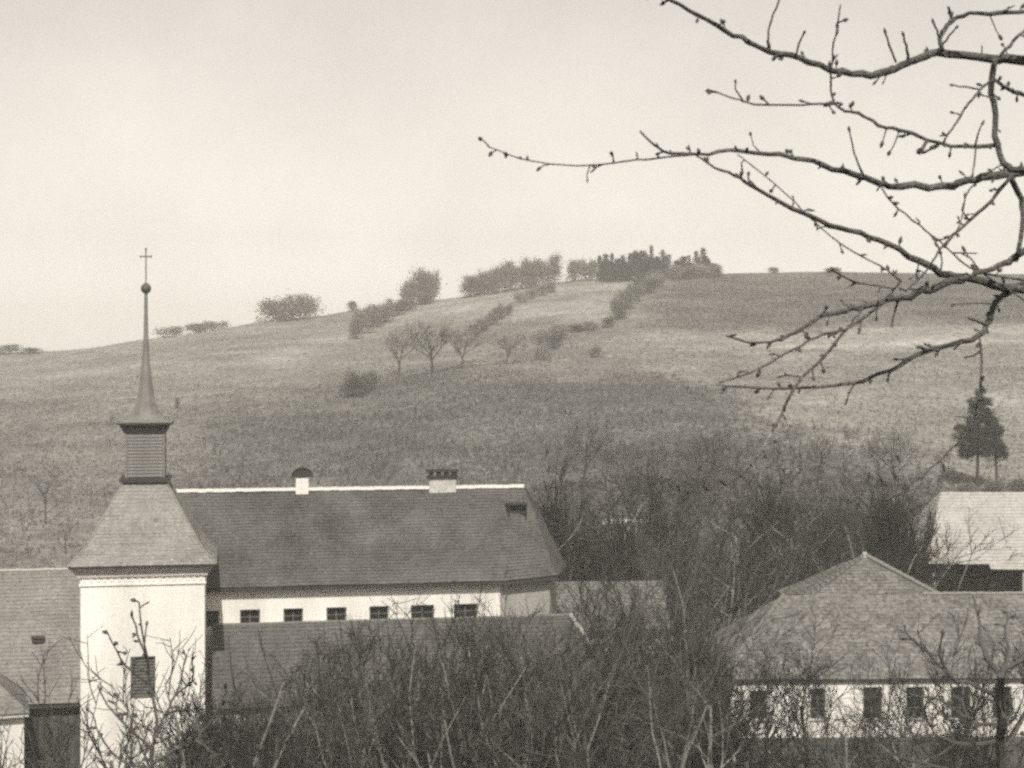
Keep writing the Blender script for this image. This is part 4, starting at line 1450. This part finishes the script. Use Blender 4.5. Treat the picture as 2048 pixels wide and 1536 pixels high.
NB = random.Random(8)
D = 5.4
ftree = thing('fruit_tree', 'bare near fruit tree reaching budded branches in from the upper right', 'tree', (2.35, 5.9, 0))
org = Vector((2.35, 5.9, 0))
ftree.location = (2.35, 5.9, 0)
TRUNK_X = 2400
tk = MB()
zg = g1(2.35, 5.9)
tk.tube([Vector((0, 0, zg - .3)), Vector((.03, -.02, zg + .8)), Vector((-.04, .02, 18.6)), Vector((.02, -.05, 19.8)), Vector((-.02, -.08, 20.6)), Vector((.06, -.1, 21.6)), Vector((.0, -.12, 22.6))],
        [.16, .13, .12, .105, .085, .06, .025], 10)
tk.build('trunk', 'near_bark', ftree)
T0 = [(2420, 700), (2300, 470), (2400, 560)]
BR = [
    # points, d0, d1, w0, w1, spurs
    ([(2395, 180), (2220, 128), (2048, 120), (1990, 118), (1900, 108), (1850, 112), (1800, 130), (1760, 148), (1700, 147), (1660, 138), (1600, 117), (1555, 107), (1500, 85), (1450, 60), (1400, 28), (1340, 0), (1290, -24)], 5.8, 5.0, 21, 7, 1),
    ([(2400, 380), (2230, 350), (2048, 345), (1995, 347), (1950, 360), (1900, 371), (1850, 374), (1780, 370), (1750, 363), (1690, 345), (1625, 322), (1575, 312), (1520, 306), (1455, 301), (1400, 309), (1340, 306), (1310, 290), (1280, 262)], 5.8, 5.1, 20, 4, 1),
    ([(2400, 640), (2220, 610), (2048, 582), (1990, 571), (1920, 556), (1880, 545), (1820, 511), (1760, 479), (1700, 462), (1640, 441), (1555, 400), (1500, 371), (1470, 349), (1430, 335), (1392, 311)], 5.8, 5.0, 20, 4, 1),
    ([(1935, 552), (1880, 575), (1820, 592), (1780, 600), (1730, 611), (1690, 621), (1640, 633), (1610, 655), (1585, 668), (1565, 678), (1530, 686), (1485, 682), (1452, 672)], 5.5, 5.0, 15, 3.5, 1),
    ([(2400, 520), (2200, 520), (2130, 535), (2048, 566), (2000, 594), (1978, 640), (1960, 670), (1900, 690), (1850, 702), (1800, 730), (1740, 757), (1690, 769), (1600, 775), (1520, 776), (1432, 770)], 5.8, 5.3, 18, 3.5, 1),
    ([(2250, 420), (2150, 455), (2048, 506), (2010, 527), (1975, 543), (1950, 546)], 5.7, 5.4, 16, 10, 0),
    ([(1990, 119), (1984, 165), (1986, 230), (1993, 290), (2008, 325), (2030, 340), (2060, 338)], 5.5, 5.5, 12, 13, 1),
    ([(1995, 290), (1950, 294), (1880, 285), (1800, 262), (1760, 250), (1715, 227), (1690, 222), (1668, 207)], 5.5, 5.2, 9, 5.5, 1),
    ([(1668, 207), (1655, 208), (1600, 210), (1510, 208), (1480, 200), (1445, 188), (1415, 178)], 5.2, 5.0, 5.5, 3, 1),
    ([(1668, 207), (1662, 180), (1662, 140), (1668, 85), (1676, 45), (1681, 10)], 5.2, 5.1, 5, 3, 1),
    ([(1388, 309), (1320, 316), (1250, 323), (1180, 330), (1100, 328), (1040, 317), (978, 294)], 5.1, 4.9, 4.5, 2.5, 1),
    ([(1885, 102), (1879, 75), (1905, 42), (1940, 28), (2000, 25), (2060, 26), (2140, 50)], 5.4, 5.6, 9, 9, 1),
    ([(2000, 112), (2020, 90), (2048, 62), (2090, 30)], 5.5, 5.6, 7, 6, 1),
    ([(1990, 160), (2018, 178), (2048, 190), (2110, 215), (2200, 300)], 5.5, 5.8, 7, 12, 1),
    ([(1986, 158), (1960, 180), (1945, 200), (1926, 221), (1910, 250), (1895, 270), (1886, 288)], 5.4, 5.2, 6, 4, 1),
    ([(1957, 178), (1930, 174), (1903, 170)], 5.4, 5.3, 4, 3.5, 0),
    ([(2022, 352), (1985, 400), (1940, 440), (1905, 472), (1880, 500), (1850, 545), (1812, 582)], 5.5, 5.2, 8, 3.5, 1),
    ([(2022, 350), (2042, 400), (2046, 440), (2036, 500), (2032, 520)], 5.5, 5.5, 12, 9, 0),
    ([(1475, 309), (1530, 352), (1590, 405), (1640, 455), (1700, 500), (1760, 532), (1802, 562)], 5.1, 5.2, 2.5, 4, 1),
    ([(1760, 370), (1775, 395), (1810, 428), (1850, 460), (1882, 484)], 5.2, 5.2, 4, 3.5, 1),
    ([(1770, 604), (1722, 640), (1690, 660), (1660, 667), (1620, 681), (1560, 715), (1500, 746), (1438, 766)], 5.2, 5.0, 7, 3.5, 1),
    ([(1690, 662), (1640, 722), (1590, 772), (1562, 830), (1545, 862)], 5.2, 5.05, 6.5, 5, 1),
    ([(1545, 862), (1540, 872), (1518, 912), (1493, 940)], 5.05, 5.0, 5.0, 4.4, 1),
    ([(1493, 940), (1450, 970), (1400, 984), (1345, 978)], 5.0, 4.9, 4.6, 3.0, 1),
    ([(1730, 610), (1714, 630), (1700, 652)], 5.2, 5.1, 7, 4, 0),
    ([(1796, 598), (1790, 622), (1784, 652)], 5.3, 5.2, 6, 3.5, 0),
    ([(1958, 672), (1963, 720), (1960, 770), (1956, 800), (1938, 856), (1912, 888), (1862, 936), (1812, 978), (1772, 1000)], 5.4, 5.1, 5, 4, 1),
    ([(1878, 700), (1858, 699), (1836, 694)], 5.4, 5.3, 8, 7, 0),
    ([(1974, 650), (1958, 643), (1940, 637)], 5.4, 5.35, 7, 5, 0),
    ([(1985, 608), (1950, 606), (1905, 610)], 5.5, 5.4, 4, 2.5, 0),
    ([(1790, 577), (1745, 571), (1700, 560), (1662, 535)], 5.3, 5.1, 3, 4.5, 1),
    ([(1728, 352), (1712, 315), (1705, 290), (1698, 258)], 5.2, 5.1, 5, 3, 0),
    ([(1536, 98), (1538, 60), (1546, 30), (1562, -10)], 5.0, 4.9, 4.5, 3.5, 0),
    ([(1592, 113), (1598, 85), (1609, 64)], 5.0, 4.9, 4.5, 4, 0),
    ([(1792, 124), (1778, 92), (1770, 62)], 5.2, 5.1, 4.5, 4, 0),
    ([(1816, 118), (1813, 92), (1806, 68)], 5.2, 5.1, 7, 4, 0),
    ([(1880, 78), (1874, 62), (1866, 42)], 5.4, 5.3, 5, 4, 0),
    ([(1884, 92), (1898, 72), (1914, 54)], 5.4, 5.3, 5, 3, 0),
    ([(1905, 42), (1900, 30), (1897, 16)], 5.4, 5.3, 5, 5, 0),
    ([(1950, 294), (1958, 262), (1966, 245)], 5.4, 5.3, 4, 3, 0),
    ([(1952, 294), (1948, 330), (1944, 352)], 5.4, 5.4, 4, 3, 0),
    ([(1940, 440), (1925, 420), (1938, 380), (1950, 370)], 5.4, 5.3, 3.5, 3, 0),
    ([(1888, 496), (1920, 450), (1930, 390)], 5.3, 5.3, 3.5, 3, 0),
    ([(1560, 107), (1548, 117)], 5.05, 5.0, 10, 7, 0),
    ([(1855, 279), (1846, 296), (1838, 304)], 5.3, 5.25, 7, 9, 0),
    ([(1838, 304), (1855, 302), (1875, 292)], 5.25, 5.2, 7, 4, 0),
    ([(2048, 600), (1985, 560), (1960, 540), (1940, 515)], 5.6, 5.4, 4, 3, 1),
    ([(1880, 482), (1920, 520), (1960, 545), (2048, 560)], 5.4, 5.6, 3.5, 5, 1),
]
for pts, d0, d1, w0, w1, sp_ in BR:
    mb, bd = MB(), MB()
    path, rad = branch_line(mb, pts, d0, d1, w0, w1, NB, 7 if w0 > 8 else 5)
    if sp_:
        spurs(mb, bd, path, rad, NB, .045, .026, .0052)
    else:
        dirn = path[-1] - path[-2]
        bd.blob(path[-1], dirn, max(.0052, rad[-1] * 1.3), .022)
    for g in (mb, bd):
        g.v = [(a - org.x, b - org.y, c) for a, b, c in g.v]
    bo = mb.build('branch', 'near_lit' if pts[-1] == (1493, 940) else 'near_bark', ftree, smooth=True)  # one drooping stretch gets the bark with painted-in sunlight
    if bd.v:
        bb = bd.build('buds', 'bud', bo, smooth=True)
        bb['kind'] = 'stuff'

# sapling twigs rising before the tower, and the near tree at the lower right
def near_plant(name, label, root, trunk_r, lines, d, budr, ln, step, mtl='near_bark'):
    rx = P(root[0], 0, d)
    t = thing(name, label, 'tree', (rx.x, d, 0))
    zg_ = g1(rx.x, d)
    st = P(root[0], root[1], d)
    tm = MB()
    tm.tube([(0, 0, zg_ - .3), (.06, .04, (zg_ + st.z) / 2), (st.x - rx.x, 0, st.z)], [trunk_r * 1.7, trunk_r * 1.3, trunk_r], 7)
    tm.build('trunk', mtl, t)
    for pts, w0, w1 in lines:
        mb, bd = MB(), MB()
        path, rad = branch_line(mb, pts, d, d + NB.uniform(-1, 1) * .06 * d, w0, w1, NB, 5, wander=.02 * d)
        spurs(mb, bd, path, rad, NB, step, ln, budr)
        for g in (mb, bd):
            g.v = [(a - rx.x, b - d, c) for a, b, c in g.v]
        bo = mb.build('branch', mtl, t)
        if bd.v:
            bd.build('buds', 'bud', bo)['kind'] = 'stuff'
    return t


near_plant('budded_sapling', 'budded bare sapling whose twigs cross the white tower wall', (300, 1560), .045, [
    ([(300, 1560), (305, 1500), (312, 1440), (300, 1370), (292, 1310), (282, 1250), (278, 1205)], 9, 3),
    ([(292, 1310), (276, 1270), (264, 1225)], 4, 4),
    ([(300, 1370), (250, 1330), (228, 1290), (212, 1260)], 4, 2.5),
    ([(305, 1500), (250, 1450), (215, 1410), (195, 1370)], 6, 3),
    ([(308, 1480), (330, 1430), (352, 1390), (366, 1340), (372, 1310)], 7, 3),
    ([(330, 1430), (370, 1420), (392, 1440), (400, 1475)], 6, 4),
    ([(352, 1390), (385, 1360), (384, 1322)], 4, 3),
    ([(300, 1540), (240, 1520), (200, 1470), (186, 1430)], 6, 3),
    ([(300, 1530), (350, 1500), (392, 1480), (430, 1430), (450, 1380)], 8, 4),
    ([(250, 1450), (232, 1420), (240, 1385)], 4, 3),
    ([(302, 1545), (280, 1490), (262, 1450), (268, 1415)], 5, 3),
    ([(392, 1480), (420, 1500), (450, 1530)], 5, 4),
], 27.0, .028, .12, .22)
near_plant('near_tree', 'dark forked tree limb in the lower right corner before the farmhouse', (2006, 1570), .11, [
    ([(2006, 1570), (2003, 1480), (2000, 1400), (2002, 1350)], 22, 16),
    ([(2002, 1350), (1975, 1320), (1962, 1280), (1958, 1235), (1945, 1190)], 12, 3),
    ([(2002, 1350), (2018, 1310), (2012, 1270), (2016, 1225)], 11, 3),
    ([(2002, 1350), (2040, 1320), (2080, 1290), (2120, 1240)], 10, 4),
    ([(2001, 1400), (1950, 1370), (1900, 1350), (1840, 1290), (1800, 1260)], 9, 3),
    ([(2003, 1450), (1940, 1440), (1880, 1400), (1820, 1390), (1780, 1350)], 9, 3),
    ([(2004, 1480), (1930, 1490), (1870, 1470), (1800, 1480), (1740, 1440)], 9, 3),
    ([(2004, 1500), (2040, 1450), (2060, 1400), (2070, 1360)], 9, 4),
    ([(1900, 1350), (1880, 1310), (1885, 1270)], 5, 3),
    ([(1940, 1440), (1925, 1400), (1930, 1360)], 5, 3),
    ([(1870, 1470), (1850, 1430), (1855, 1400)], 5, 3),
    ([(2005, 1530), (1900, 1540), (1820, 1520), (1760, 1500)], 10, 4),
], 34.0, .034, .15, .40)

# ------------------------------------------------------------------ haze
hz = MB().box(-830, 830, -280, 1130, GROUND_MIN - 1.0, 56.0)
hm_ = bpy.data.materials.new('haze')
hm_.use_nodes = True
hn = hm_.node_tree
hn.nodes.clear()
pv = hn.nodes.new('ShaderNodeVolumePrincipled')
pv.inputs['Color'].default_value = (1.0, 0.968, 0.91, 1)
pv.inputs['Density'].default_value = 0.0008
pv.inputs['Anisotropy'].default_value = 0.0
ho_ = hn.nodes.new('ShaderNodeOutputMaterial')
hn.links.new(pv.outputs[0], ho_.inputs['Volume'])
M['haze'] = hm_
hob = hz.build('haze', 'haze')
tag(hob, 'thin pale haze over the whole valley', 'haze', kind='stuff')
